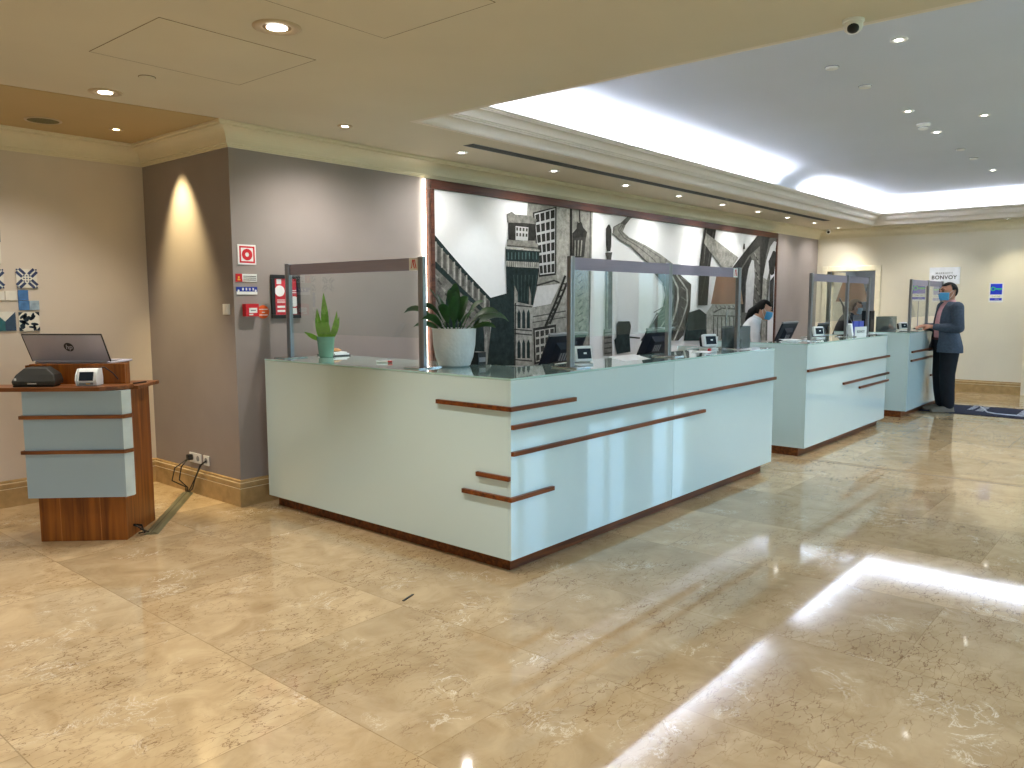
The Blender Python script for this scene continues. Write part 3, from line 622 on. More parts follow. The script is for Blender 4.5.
def skirting(name, path):
    o = struct(B().loft(sweep(path, [(-.01, 0), (.022, 0), (.022, .135), (.018, .140), (.022, .145), (.022, .172), (.014, .182), (.014, .196), (.004, .2), (-.01, .2)])).build(name, M_stone))
    ln = B().loft(sweep(path, [(-.005, .1352), (.0226, .1352), (.0226, .1402), (-.005, .1402)])); ln.loft(sweep(path, [(-.005, .176), (.0195, .176), (.0195, .1805), (-.005, .1805)]))
    ln.build('marble_fillet', M_stone_line, o)
    return o
skirting('baseboard_left', [(XB, YL), (XC, YL), (XC, YW), (1.7, YW)])
skirting('baseboard_mural', [(9.7, YW), (XF, YW), (XF, DY1+.09)])
skirting('baseboard_far', [(XF, DY0-.09), (XF, -.78)])
# doorway trim and the cream door leaf standing open inside it
d = thing('door_1', 'cream door frame around the opening in the far wall', 'door', (XF, DY0, 0)); tag(d, kind='structure')
b = B(); b.box(XF-.025, XF+.17, DY0-.09, DY0, 0, DZ+.09); b.box(XF-.025, XF+.17, DY1, DY1+.09, 0, DZ+.09); b.box(XF-.025, XF+.17, DY0, DY1, DZ, DZ+.09)
b.build('door_frame', M_trimwhite, d, True, bevel=.006)
b = B(); b.box(XF+.16, XF+.8, DY1-.06, DY1-.02, .01, DZ); b.build('door_leaf', M_trimwhite, d, True)
d2 = struct(B().box(XF-.03, XF, -.9, -.78, 0, 2.1).build('door_2', M_trimwhite, bevel=.006))
# joint strips
struct(B().box(4.275, 4.289, YR, .06, -.001, .0012).build('trim_1', mat('floor_strip', (120, 100, 72), .35, metal=.5)))
struct(B().box(4.33, 4.334, YR, .06, -.001, .001).build('trim_2', mat('floor_strip_thin', (150, 120, 84), .4)))
# ceiling access hatches: hairline gaps around flush panels
def hatch(label, x0, x1, y0, y1):
    t = thing('ceiling_access_panel', label, 'access panel', ((x0+x1)/2, (y0+y1)/2, ZC), group='flush ceiling hatches')
    b = B(); g = .003
    for q in ((x0, x1, y0, y0+g), (x0, x1, y1-g, y1), (x0, x0+g, y0, y1), (x1-g, x1, y0, y1)): b.box(*q, ZC-.0015, ZC+.01)
    b.build('shadow_gap', M_gap, t, True)
    B().box(x0+g, x1-g, y0+g, y1-g, ZC-.001, ZC+.01).build('panel', M_ceil, t, True)
hatch('flush cream ceiling hatch between the two largest downlights', -1.49, -.66, .76, 1.50)
hatch('flush cream ceiling hatch at the top edge of the picture', -1.32, -.65, -.48, .23)
# ------------------------------------------------------------------ lamps in the ceiling
def make_downlight(label, x, y, z, r, ring, lens, group):
    t = thing('downlight', label, 'downlight', (x, y, z), group=group)
    b = B(); prof = [(r, 0), (r, -.004), (r*.86, -.009), (r*.62, -.006), (r*.55, .0)]; n = 28
    b.loft([[(q*math.cos(2*PI*i/n), q*math.sin(2*PI*i/n), h) for i in range(n)] for q, h in prof], caps=False); b.build('trim_ring', ring, t, smooth=True)
    B().lathe([(0, -.0045), (r*.42, -.0045), (r*.42, -.002), (0, -.002)], n=20).build('lens', lens, t)
    B().lathe([(r*.62, -.001), (r*.62, -.003)], n=24).build('baffle', M_ring2, t)
    return t
M_ring2 = mat('bronze_baffle', (150, 124, 92), .5)
def spot(x, y, z, power, ang=70, blend=.6, col=(1, .95, .88), aim=None, size=.03):
    l = bpy.data.lights.new('downlight_or_fill_beam', 'SPOT'); l.energy = power; l.spot_size = math.radians(ang); l.spot_blend = blend; l.color = col; l.shadow_soft_size = size
    o = bpy.data.objects.new('downlight_or_fill_beam', l); COL.objects.link(o); o.location = (x, y, z)
    a = Vector(aim or (x, y, 0)); o.rotation_euler = (a-Vector((x, y, z))).to_track_quat('-Z', 'Y').to_euler()
    return o
Zl = ZC-.03
g = 'downlights in the low cream ceiling'
for lab, x, y, r, le in (('largest recessed downlight near the top of the picture', -1.076, .48, .11, M_lens), ('second largest downlight, at the left beyond the hatch', -1.10, 2.246, .095, M_lens), ('small warm downlight in the left alcove beside the crown moulding', -.607, 3.248, .05, M_lens_warm), ('small downlight above the grey wall beside the red signs', .423, 1.918, .055, M_lens)):
    make_downlight(lab, x, y, ZC, r, M_ring, le, g)
spot(-1.076, .48, Zl, 60, 80); spot(-1.10, 2.246, Zl, 30, 80); spot(.423, 1.85, Zl, 40, 140, 1, aim=(.6, 2.2, 0)); spot(-1.3, 2.9, Zl, 30, 110, 1, aim=(-1.3, 3.5, 0))  # last spot has no fixture, added to brighten the left wall
spot(-.38, 3.2, 2.74, 90, 56, .9, (1, .80, .40), (-.153, 3.2, 1.75))
spot(-.607, 3.248, Zl, 8, 80, .7, (1, .82, .5))
rowx = [1.707, 2.987, 4.27, 5.456, 6.622, 7.746, 8.82, 9.95, 11.1]
ordn = ['nearest', 'second', 'third', 'fourth', 'fifth', 'sixth', 'seventh', 'eighth', 'last']
for i, x in enumerate(rowx):
    lab = ordn[i]+' downlight of the row running above the mural' if i in (0, 8) else ordn[i]+' downlight along the row above the mural'
    make_downlight(lab, x, 2.0, ZC, .058, M_ringw, M_lens, 'downlights in the row above the mural')
    spot(x, 2.0, Zl, 18, 150, 1, (1, .98, .95), (x, 2.3, 0))
spot(6.55, 1.9, Zl, 34, 40, .8, (.95, 1, 1), (6.5, 2.44, 1.75))
spot(2.3, 1.9, Zl, 11, 60, 1, (.85, .95, 1), (2.4, 2.44, 1.4))
make_downlight('small downlight close to the far wall at the right edge', 11.3, -.5, ZC, .05, M_ringw, M_lens, 'downlights in the low cream ceiling')
spot(11.1, 1.9, Zl, 24, 80, 1, (1, .92, .66), (11.6, 1.9, .9)); spot(11.0, -.62, Zl, 22, 80, 1, (1, .92, .66), (11.6, -.62, .9)); spot(10.8, .6, Zl, 20, 120, 1, (1, .95, .86), (11.3, .6, 0))  # the final wide spot is added without a fixture to lift the far wall
tg = 'downlights in the raised white ceiling'
for lab, x, y, r in (('nearest downlight in the raised white ceiling', 2.45, -1.227, .055), ('downlight in the raised ceiling just nearer than the smoke detector', 4.619, -.735, .05), ('downlight in the raised ceiling right of the smoke detector', 5.25, -1.223, .05), ('downlight in the raised ceiling just beyond the smoke detector', 5.78, -.708, .05), ('farthest downlight in the raised white ceiling', 8.887, -.685, .05)):
    make_downlight(lab, x, y, ZT, r, M_ringw, M_lens, tg); spot(x, y, ZT-.03, 38, 75, .6, (1, .95, .86))
for lab, x, y in (('small round ceiling cap nearest, left of the first tray downlight', 2.79, -.686), ('small round ceiling cap second from the front edge', 3.488, -.706), ('small round ceiling cap beyond the smoke detector', 6.966, -.688), ('small round ceiling cap nearest the far cove', 7.712, -.679)):
    t = thing('sprinkler_cap', lab, 'sprinkler cap', (x, y, ZT), group='round caps in the raised ceiling')
    B().lathe([(.045, 0), (.045, -.012), (.04, -.016)], n=24).build('cap', M_ringw, t); B().lathe([(.05, 0), (.05, -.004)], n=24).build('flange', M_grey, t)
t = thing('sprinkler_cap', 'round flush cap in the cream ceiling left of the hatch', 'sprinkler cap', (-1.086, 1.738, ZC)); B().lathe([(.042, 0), (.042, -.006), (.038, -.009)], n=24).build('cap', M_ceil, t); B().lathe([(.046, 0), (.046, -.0025)], n=24).build('flange', M_gap, t)
t = thing('smoke_detector', 'white smoke detector among the raised ceiling downlights', 'smoke detector', (5.291, -.703, ZT))
B().lathe([(.06, 0), (.06, -.018), (.052, -.022)], n=24).build('mounting_base', M_white, t, smooth='auto'); B().lathe([(.045, -.02), (.045, -.045), (.03, -.055)], n=24).build('sensor_head', M_white, t, smooth='auto'); B().lathe([(.0455, -.028), (.0455, -.036)], n=24).build('vent_slot', M_grey, t)
t = thing('ceiling_speaker', 'round olive mesh ceiling speaker in the left alcove', 'speaker', (-1.069, 3.313, ZC))
b = B(); n = 32; b.loft([[(q*math.cos(2*PI*i/n), q*math.sin(2*PI*i/n), h) for i in range(n)] for q, h in ((.115, -.004), (.115, -.010), (.10, -.012), (.098, -.006))], caps=False); b.build('trim_ring', M_ring, t); B().lathe([(.1, -.005), (.1, -.008)], n=32).build('grille', M_grille, t)
# dome camera at the ceiling edge
t = thing('dome_camera', 'white dome security camera hanging at the ceiling edge', 'security camera', (.56, -1.55, ZC)); t.scale = (.8, .8, .72)
B().lathe([(.058, 0), (.058, -.014), (.05, -.02)], n=28).build('mounting_ring', M_white, t, smooth='auto')
B().lathe([(.05, -.018), (.052, -.04), (.046, -.062), (.03, -.078), (.008, -.084)], n=28).build('housing', M_white, t, smooth=True)
e = Vector((-.62, -.2, -.35)).normalized(); c = Vector((0, 0, -.042)); b = B(); b.ball(c+e*.026, .034); b.build('lens_dome', M_dark, t, smooth=True)
t = thing('bullet_camera', 'tiny white security camera in the far ceiling corner', 'security camera', (11.35, 2.25, ZC))
B().lathe([(.03, 0), (.03, -.02)], n=20).build('mounting_ring', M_white, t); B().ball((0, 0, -.045), .042).build('housing', M_white, t, smooth=True); B().ball((-.03, -.012, -.052), .022).build('lens_dome', M_dark, t, smooth=True)
# slot diffuser
t = thing('slot_diffuser', 'long dark linear air slot in the ceiling above the mural', 'air vent', (5.6, 1.72, ZC))
b = B(); b.box(1.5, 9.75, 1.665, 1.672, ZC-.003, ZC+.01); b.box(1.5, 9.75, 1.775, 1.782, ZC-.003, ZC+.01); b.build('frame', M_grey, t, True)
B().box(1.5, 9.75, 1.672, 1.775, ZC-.0012, ZC+.01).build('slot', mat('slot_shadow', (40, 42, 42), .8), t, True)
b = B(); [b.box(1.5, 9.75, yy, yy+.008, ZC-.003, ZC+.004) for yy in (1.698, 1.722, 1.746)]; b.build('vane', mat('vane_grey', (88, 90, 90), .6), t, True)
# cove lighting behind the cornice lip
def area(name, loc, rot, sx, sy, power, col, spread=180):
    l = bpy.data.lights.new(name, 'AREA'); l.shape = 'RECTANGLE'; l.size = sx; l.size_y = sy; l.energy = power; l.color = col; l.spread = math.radians(spread)
    o = bpy.data.objects.new(name, l); COL.objects.link(o); o.location = loc; o.rotation_euler = rot; return o
CV = (.86, .92, 1); CP = 5.5
for x0, x1 in ((.8, 6.9), (7.9, 11.0)):
    area('cove_light', ((x0+x1)/2, TY1-.085, ZC+.17), (PI-.45, 0, 0), x1-x0, .05, CP*(x1-x0), CV)
area('cove_light', (TX1-.085, (TY0+TY1)/2, ZC+.17), (PI-.45, 0, -PI/2), TY1-TY0-.2, .05, CP*(TY1-TY0), CV)
area('cove_light', (TX0+.085, (TY0+TY1)/2, ZC+.17), (PI-.45, 0, PI/2), TY1-TY0-.2, .05, CP*.5*(TY1-TY0), CV)
area('cove_light', ((TX0+TX1)/2, TY0+.085, ZC+.17), (PI-.45, 0, PI), TX1-TX0-.2, .05, CP*.5*(TX1-TX0), CV)
# unseen ceiling spots outside the view, added without fixtures to fill the room
for x, y, pw in ((-3.2, .4, 34), (-3.2, -1.6, 38), (-1.1, -1.3, 50), (-1.0, -3.2, 60), (-5, .6, 50), (-5, -2, 60), (-3.2, 2.4, 40)): spot(x, y, Zl, pw, 110, .8, (1, .975, .92), size=.08)
# daylight through the windows, from the sky
w = bpy.data.worlds.new('sky'); scn.world = w; w.use_nodes = True; nt = w.node_tree; bg = nt.nodes['Background']
tc = nt.nodes.new('ShaderNodeTexCoord'); sx = nt.nodes.new('ShaderNodeSeparateXYZ'); nt.links.new(tc.outputs['Generated'], sx.inputs[0])
rp = nt.nodes.new('ShaderNodeValToRGB'); nt.links.new(sx.outputs['Z'], rp.inputs['Fac'])
rp.color_ramp.elements[0].position = 0; rp.color_ramp.elements[0].color = lin((120, 140, 120)); rp.color_ramp.elements[1].position = .35; rp.color_ramp.elements[1].color = lin((180, 213, 246))
e = rp.color_ramp.elements.new(.06); e.color = lin((190, 218, 235))
nt.links.new(rp.outputs['Color'], bg.inputs['Color']); bg.inputs['Strength'].default_value = 3.4
for x0, x1 in WIN:
    l = area('daylight_portal', ((x0+x1)/2, YR-.25, 1.45), (PI/2, 0, 0), x1-x0, 2.0, 1, (1, 1, 1)); l.data.cycles.is_portal = True
area('back_office_light', (XF+1.1, 1.6, 2.55), (0, 0, 0), .8, .3, 7, (1, .95, .85))
# ------------------------------------------------------------------ reception counters
H = 1.10
def strips(t, items):
    """items: (z, y-run on the left face or None, x-run on the front or None)"""
    for z, yr, xr in items:
        h, p = .0125, .022
        b = B()
        if yr and xr: b.prism([(0, 0), (xr[1], 0), (xr[1], -p), (-p, -p), (-p, yr[1]), (0, yr[1])], z-h, z+h)
        elif yr: b.box(-p, 0, yr[0], yr[1], z-h, z+h)
        else: b.box(xr[0], xr[1], -p, 0, z-h, z+h)
        b.build('wood_strip', M_stripY if yr and not xr else M_strip, t, bevel=.002)
def counter(label, loc, L, seams, items, ret=None, depth=.95):
    t = thing('reception_counter', label, 'reception counter', loc, 0, 'glass fronted reception counters')
    xs = [0]+seams+[L]; g = .0015
    for a, c in zip(xs, xs[1:]): B().box(a+(g if a else 0), c-(g if c < L else 0), 0, .02, .08, H-.012).build('front_panel', M_glasspanel, t, bevel=.002)
    y1 = ret or depth
    B().box(0, .02, .0205, y1, .08, H-.012).build('side_panel', M_glasspanel, t, bevel=.002)
    B().box(L-.02, L, .0205, depth, .08, H-.012).build('side_panel', M_glasspanel, t, bevel=.002)
    W = .46
    if ret:
        B().prism([(0, 0), (L, 0), (L, W), (.64, W), (.64, ret), (0, ret)], H-.0115, H).build('counter_top', M_glasstop, t, bevel=.002)
        B().prism([(.06, .06), (L-.09, .06), (L-.09, .5), (.5, .5), (.5, ret-.035), (.06, ret-.035)], 0, .0795).build('plinth', M_strip, t)
        b = B(); b.box(.02, .64, .46, ret, .6, H-.012); b.box(.02, L-.02, .0205, W, .6, H-.012); b.box(.02, .06, .03, ret, .08, .6); b.box(.02, L-.02, .03, .06, .08, .6); b.build('carcass', M_white, t)
        B().box(.66, L-.02, W+.005, depth, .72, .75).build('worktop', M_desk, t)
    else:
        B().prism([(0, 0), (L, 0), (L, W), (.0, W)], H-.0115, H).build('counter_top', M_glasstop, t, bevel=.002)
        B().box(-.0, .03, W+.001, depth, H-.0115, H).build('end_cap', M_glasstop, t)
        B().prism([(.0, .06), (L-.09, .06), (L-.09, .9), (.0, .9)], 0, .0795).build('plinth', M_strip, t)
        b = B(); b.box(.02, L-.02, .0205, W, .6, H-.012); b.box(.02, L-.02, .03, .06, .08, .6); b.build('carcass', M_white, t)
        B().box(.03, L-.02, W+.005, depth, .72, .75).build('worktop', M_desk, t)
    strips(t, items); return t
counter('nearest and largest pale aqua glass counter, wrapping round a corner to the grey wall', (0, 0, 0), 3.59, [1.795],
        [(.934, (0, .565), (0, .585)), (.832, None, (.0, 3.605)), (.684, None, (.0, 2.263)), (.545, (-.0, .247), None), (.431, (0, .359), (0, .37))], ret=2.385)
counter('middle pale glass counter with a long wooden strip above two short ones', (4.386, 0, 0), 2.63, [], [(.84, None, (.0, 2.70)), (.632, None, (1.05, 2.70)), (.544, None, (1.6, 2.70))])
counter('farthest pale glass counter, where the man in dark trousers stands', (7.8, -.05, 0), 2.3, [], [(.845, None, (.12, 2.3)), (.732, None, (.1, 2.3)), (.47, None, (1.15, 2.3))])
# ------------------------------------------------------------------ protective screens on the counters
def emblem(parent, frame, s, m):
    """slanted letter M of three strokes, in the plane given by frame (u right, v up)"""
    b = B()
    for poly in ([(.02, .0), (.16, .02), (.27, .30), (.36, 1), (.28, .92), (.19, .38), (.10, .12), (.03, .1)], [(.30, 1), (.44, 1), (.70, 0), (.56, 0)], [(.42, .62), (.46, .50), (.60, .96), (.66, 1), (.58, 1), (.53, .95)], [(.60, 1), (.72, 1), (1.0, 0), (.86, 0)]):
        b.prism([(u*s, v*s) for u, v in poly], 0, .0008, frame)
    return b.build('red_letter_m', m, parent, True)
def screen(label, posts, axis, bands=None, mark=None, z0=H, top=1.797, gb=1.288):
    x0, y0 = posts[0]
    t = thing('protective_screen', label, 'protective screen', (x0, y0, z0), 0, 'clear screens standing on the counters')
    for x, y in posts:
        w, d = (.016, .023) if axis == 'Y' else (.023, .016)
        po = B().box(x-w, x+w, y-d, y+d, z0+.008, top).build('post', M_alu, t, True, bevel=.003)
        b = B()
        if axis == 'Y': b.box(x-.0172, x-.0155, y-.006, y+.006, z0+.01, top-.004)
        else: b.box(x-.006, x+.006, y-.0172, y-.0155, z0+.01, top-.004)
        b.build('groove', M_grey, po, True)
        a, c = (.10, .07) if axis == 'Y' else (.07, .10)
        B().box(x-a, x+a, y-c, y+c, z0+.0005, z0+.008).build('base_plate', M_steel, t, True, bevel=.002)
    for (xa, ya), (xb, yb) in zip(posts, posts[1:]):
        def pan(nm, m, za, zb):
            b = B()
            if axis == 'Y': b.box(xa-.003, xa+.003, min(ya, yb)+.0235, max(ya, yb)-.0235, za, zb)
            else: b.box(xa+.0235, xb-.0235, (ya+yb)/2-.003, (ya+yb)/2+.003, za, zb)
            b.build(nm, m, t, True)
        pan('clear_panel', M_screen, gb, top-.084); pan('header_band', M_band, top-.0835, top-.006)
    if mark:
        u, F = mark
        pl = B().prism([(0, 0), (.082, 0), (.082, .0775), (0, .0775)], -.0003, .0006, F).build('white_emblem_field', M_white, t, True)
        emblem(pl, F @ Matrix.Translation((.014, .012, .0007)), .055, M_red)
    return t
def plane_frame(o, u, v):
    u, v = Vector(u).normalized(), Vector(v).normalized(); n = u.cross(v)
    m = Matrix((u, v, n)).transposed().to_4x4(); m.translation = Vector(o); return m
screen('clear screen with two posts and red letter emblem by the green plant', [(.19, .89), (.19, 2.33)], 'Y', mark=(1, plane_frame((.1855, 1.002, 1.7135), (0, -1, 0), (0, 0, 1))))
screen('three-post clear screen on the front of the nearest counter', [(.78, .17), (2.04, .19), (3.23, .19)], 'X', mark=(1, plane_frame((3.12, .186, 1.7135), (1, 0, 0), (0, 0, 1))))
screen('three-post clear screen on the middle counter', [(5.03, .22), (6.16, .22), (7.0-.06, .22)], 'X')
screen('clear screen on the farthest counter behind the standing man', [(8.2, .06), (9.08, .06), (9.9, .06)], 'X', top=1.79)
# ------------------------------------------------------------------ framed mural and its light strips
MY = 2.44
t = thing('mural', 'large framed black and white city collage mural behind the counters', 'mural', (5.64, MY, .3))
M_print, nt, bs = base('mural_print'); bs.inputs['Roughness'].default_value = .85; bs.inputs['Specular IOR Level'].default_value = .15
at = nt.nodes.new('ShaderNodeAttribute'); at.attribute_name = 'Col'
tcn = nt.nodes.new('ShaderNodeTexCoord'); nz = nt.nodes.new('ShaderNodeTexNoise'); nz.inputs['Scale'].default_value = 12; nz.inputs['Detail'].default_value = 9; nz.inputs['Roughness'].default_value = .78
mr = nt.nodes.new('ShaderNodeMapRange'); mr.inputs['From Min'].default_value = .3; mr.inputs['From Max'].default_value = .7; mr.inputs['To Min'].default_value = .25; mr.inputs['To Max'].default_value = 1.75
mx = nt.nodes.new('ShaderNodeMix'); mx.data_type = 'RGBA'; mx.blend_type = 'MULTIPLY'
nt.links.new(tcn.outputs['Object'], nz.inputs['Vector']); nt.links.new(nz.outputs['Fac'], mr.inputs['Value'])
nt.links.new(at.outputs['Color'], mx.inputs['A']); nt.links.new(mr.outputs['Result'], mx.inputs['B']); nt.links.new(at.outputs['Alpha'], mx.inputs['Factor'])
nt.links.new(mx.outputs['Result'], bs.inputs['Base Color'])
bm = bmesh.new(); cl = bm.loops.layers.float_color.new('Col')
def mface(pts, y, g, tint, a):
    f = bm.faces.new([bm.verts.new((x, y, z)) for x, z in pts])
    if f.calc_area() <= 0: return
    f.normal_update()
    if f.normal.y > 0: f.normal_flip()
    v = .018+g**2.2*.90
    c = (v*.72, v*1.22, v*1.22, a) if tint else ((v*1.0, v*.98, v*.88, a) if g < .7 else (v, v, v, a))
    for l in f.loops: l[cl] = c
mface([(1.77, .31), (9.5, .31), (9.5, 2.58), (1.77, 2.58)], MY, .90, 0, .03)
for i, (g, tint, pts) in enumerate(MURAL): mface([(min(max(x, 1.79), 9.48), min(max(z, .33), 2.515)) for x, z in pts], MY-.0004-.00006*i, g, tint, .85 if g < .7 else .2)
me = bpy.data.meshes.new('printed_panel'); bmesh.ops.triangulate(bm, faces=bm.faces[:]); bm.to_mesh(me); bm.free(); me.materials.append(M_print)
o = bpy.data.objects.new('printed_panel', me); COL.objects.link(o); o.parent = t
for v in me.vertices: v.co -= Vector((5.64, MY, .3))
B().box(1.765, 9.505, MY+.002, YW-.003, .31, 2.59).build('backing_board', M_framewood, t, True)
b = B(); b.box(1.745, 9.53, MY-.022, YW-.012, 2.515, 2.598); b.box(1.745, 1.79, MY-.022, MY+.02, .28, 2.5145); b.box(9.485, 9.53, MY-.022, MY+.02, .28, 2.5145); b.box(1.79, 9.485, MY-.022, MY+.02, .25, .33)
b.build('frame', M_framewood, t, True, bevel=.004)
t = thing('light_strip', 'glowing vertical light strip along the left edge of the mural', 'light strip', (1.72, YW, .01), group='light strips beside the mural')
B().box(1.722, 1.742, YW-.028, YW-.004, .012, 2.6).build('diffuser', M_led, t, True)
t2 = thing('light_strip', 'hidden vertical light strip at the right edge of the mural', 'light strip', (9.55, YW, .01), group='light strips beside the mural')
B().box(9.535, 9.56, YW-.04, YW-.004, .012, 2.6).build('diffuser', mat('led_warm', (255, 240, 200), .4, emit=(255, 236, 190), estr=2.), t2, True)
# ------------------------------------------------------------------ signs on the grey wall (facing -Y)
def wall_frame(x, z, y=YW-.0005): return plane_frame((x, y, z), (1, 0, 0), (0, 0, 1))
def plate(t, name, m, x0, x1, z0, z1, y0, y1): return B().box(x0, x1, y0, y1, z0, z1).build(name, m, t, True)
def disc(t, name, m, x, z, r0, r1, y0, y1, n=36):
    b = B()
    if r0 <= 0: b.cone((x, y0, z), (x, y1, z), r1, n=n)
    else:
        rg = lambda r, y: [(x+r*math.cos(2*PI*i/n), y, z+r*math.sin(2*PI*i/n)) for i in range(n)]
        b.loft([rg(r0, y1), rg(r1, y1), rg(r1, y0), rg(r0, y0), rg(r0, y1)], caps=False)
    return b.build(name, m, t, True)
Y0 = YW-.001
t = thing('fire_hose_sign', 'white square sign with red border and red ring on grey wall', 'sign', (-.04, YW, 1.79))
plate(t, 'board', M_white, -.113, .035, 1.79, 1.935, Y0-.006, Y0)
b = B(); [b.box(*q) for q in ((-.1, .024, Y0-.0075, Y0-.006, 1.911, 1.923), (-.1, .024, Y0-.0075, Y0-.006, 1.802, 1.814), (-.1, -.088, Y0-.0075, Y0-.006, 1.814, 1.911), (.012, .024, Y0-.0075, Y0-.006, 1.814, 1.911))]; b.build('red_border', M_red, t, True)
disc(t, 'red_ring', M_red, -.038, 1.8625, .016, .042, Y0-.0078, Y0-.006)
t = thing('extinguisher_sign', 'white and red rectangular sign below the red ring sign', 'sign', (-.05, YW, 1.66))
plate(t, 'board', M_white, -.083, .037, 1.665, 1.722, Y0-.005, Y0); plate(t, 'red_end', M_red, -.135, -.0835, 1.665, 1.722, Y0-.005, Y0)
b = B(); b.box(-.122, -.1, Y0-.0065, Y0-.005, 1.675, 1.684); b.box(-.118, -.106, Y0-.0065, Y0-.005, 1.688, 1.704); b.build('flame_mark', mat('sign_yellow', (240, 190, 60)), t, True)
b = B(); [b.box(-.075, .03, Y0-.0062, Y0-.005, z, z+.005) for z in (1.676, 1.69, 1.703)]; b.build('text_lines', M_dark, t, True)
t = thing('information_sign', 'blue sign with white symbols above a white strip', 'sign', (-.05, YW, 1.57))
plate(t, 'board', M_blue, -.132, .036, 1.594, 1.628, Y0-.005, Y0); plate(t, 'white_strip', M_white, -.132, .036, 1.572, 1.5935, Y0-.005, Y0)
b = B()
for k in range(4): b.box(-.088+.028*k, -.076+.028*k, Y0-.0063, Y0-.005, 1.602, 1.62)
for x in (-.118, .022): b.cone((x, Y0-.0063, 1.601), (x, Y0-.005, 1.601), .008, n=12)
b.build('white_symbols', M_white, t, True)
t = thing('fire_call_point', 'small red fire alarm call point box with white plate', 'alarm box', (-.03, YW, 1.41))
plate(t, 'housing', M_red, -.088, .02, 1.412, 1.504, Y0-.045, Y0); plate(t, 'white_plate', M_white, -.062, .004, 1.438, 1.474, Y0-.047, Y0-.045); plate(t, 'label_strip', M_white, -.062, -.03, 1.42, 1.431, Y0-.0462, Y0-.045)
b = B(); b.box(-.05, -.008, Y0-.048, Y0-.047, 1.452, 1.460); b.build('printed_arrow', M_grey, t, True)
t = thing('round_sticker', 'round orange sticker with pale lines right of the alarm box', 'sticker', (.08, YW, 1.39))
disc(t, 'disc', M_orange, .082, 1.443, 0, .05, Y0-.002, Y0)
b = B(); b.box(.045, .118, Y0-.0032, Y0-.002, 1.459, 1.465); b.box(.07, .095, Y0-.0032, Y0-.002, 1.437, 1.443); b.box(.047, .118, Y0-.0032, Y0-.002, 1.417, 1.423); b.build('text_lines', M_white, t, True)
t = thing('framed_certificate', 'dark framed red certificate behind the left screen post', 'framed certificate', (.28, YW, 1.39))
b = B(); x0, x1, z0, z1 = .15, .405, 1.392, 1.722; [b.box(*q) for q in ((x0, x1, Y0-.02, Y0, z1-.028, z1), (x0, x1, Y0-.02, Y0, z0, z0+.028), (x0, x0+.03, Y0-.02, Y0, z0+.028, z1-.028), (x1-.03, x1, Y0-.02, Y0, z0+.028, z1-.028))]; b.build('frame', mat('dark_frame', (26, 18, 16), .3), t, True, bevel=.003)
plate(t, 'red_print', mat('certificate_red', (196, 40, 52), .4), .18, .375, 1.42, 1.694, Y0-.008, Y0-.002)
b = B(); b.cone((.225, Y0-.0095, 1.60), (.225, Y0-.008, 1.60), .042, n=28); b.cone((.352, Y0-.0095, 1.52), (.352, Y0-.008, 1.52), .04, n=28); [b.box(*q) for q in ((.2, .24, Y0-.0095, Y0-.008, 1.652, 1.69), (.2, .268, Y0-.0095, Y0-.008, 1.472, 1.488), (.2, .268, Y0-.0095, Y0-.008, 1.44, 1.456), (.325, .372, Y0-.0095, Y0-.008, 1.425, 1.47), (.3, .372, Y0-.0095, Y0-.008, 1.6, 1.606), (.3, .372, Y0-.0095, Y0-.008, 1.585, 1.591), (.2, .27, Y0-.0095, Y0-.008, 1.51, 1.514), (.2, .27, Y0-.0095, Y0-.008, 1.52, 1.524), (.2, .27, Y0-.0095, Y0-.008, 1.53, 1.534))]
b.build('white_print', M_white, t, True)
# switch and sockets on the taupe pier face (facing -X)
X0 = XC-.001
t = thing('light_switch', 'white double light switch near the edge of the taupe pier', 'light switch', (XC, 2.61, 1.42))
B().box(X0-.008, X0, 2.565, 2.66, 1.425, 1.503).build('plate', M_white, t, True, bevel=.003)
for k in range(2): B().box(X0-.012, X0-.008, 2.575+.04*k, 2.611+.04*k, 1.434, 1.494).build('rocker', M_white, t, True, bevel=.002)
def socket(label, y0, y1, z0, z1, ys):
    t = thing('wall_socket', label, 'wall socket', (XC, (y0+y1)/2, z0), group='white wall sockets on the taupe pier')
    B().box(X0-.009, X0, y0, y1, z0, z1).build('plate', M_white, t, True, bevel=.003)
    for y in ys:
        z = (z0+z1)/2; B().cone((X0-.0105, y, z), (X0-.009, y, z), .022, n=20).build('outlet', M_grey, t, True)
socket('white double socket with a black plug low on the pier', 3.075, 3.255, .245, .325, (3.21, 3.12))
socket('white single socket right of the double one', 2.955, 3.035, .245, .325, (2.995,))
M_cable = mat('black_cable', (10, 10, 11), .5)
t = thing('power_cable', 'black power cables with plug from the double socket to the floor cover', 'cable', (XC-.03, 3.2, 0))
B().box(X0-.05, X0-.011, 3.188, 3.232, .268, .312).build('plug', M_dark, t, True, bevel=.006)
for k, (dy, bulge) in enumerate(((0, .09), (-.006, .04))):
    B().tube([(X0-.045, 3.21+dy, .28), (X0-.06-bulge, 3.22+dy, .22), (X0-.08-bulge, 3.235+dy*3, .12), (X0-.06, 3.235+dy*5, .05), (-.215, 3.232+dy*4, .012)], .005).build('cord', M_cable, t, True, smooth=True)
t = thing('data_cable', 'two thin black cables drooping from the single socket', 'cable', (XC-.03, 3.0, 0))
for k, dy in enumerate((0, -.012)):
    B().tube([(X0-.011, 2.995+dy, .285), (X0-.04, 3.03+dy, .25), (X0-.05-.02*k, 3.10+dy*3, .14), (X0-.055, 3.17+dy*3, .05), (-.212, 3.205+dy, .012)], .0045).build('cord', M_cable, t, True, smooth=True)
t = thing('cable_cover', 'long olive grey floor cable cover from kiosk to sockets', 'cable cover', (-.57, 2.77, 0), math.atan2(.93, .74))
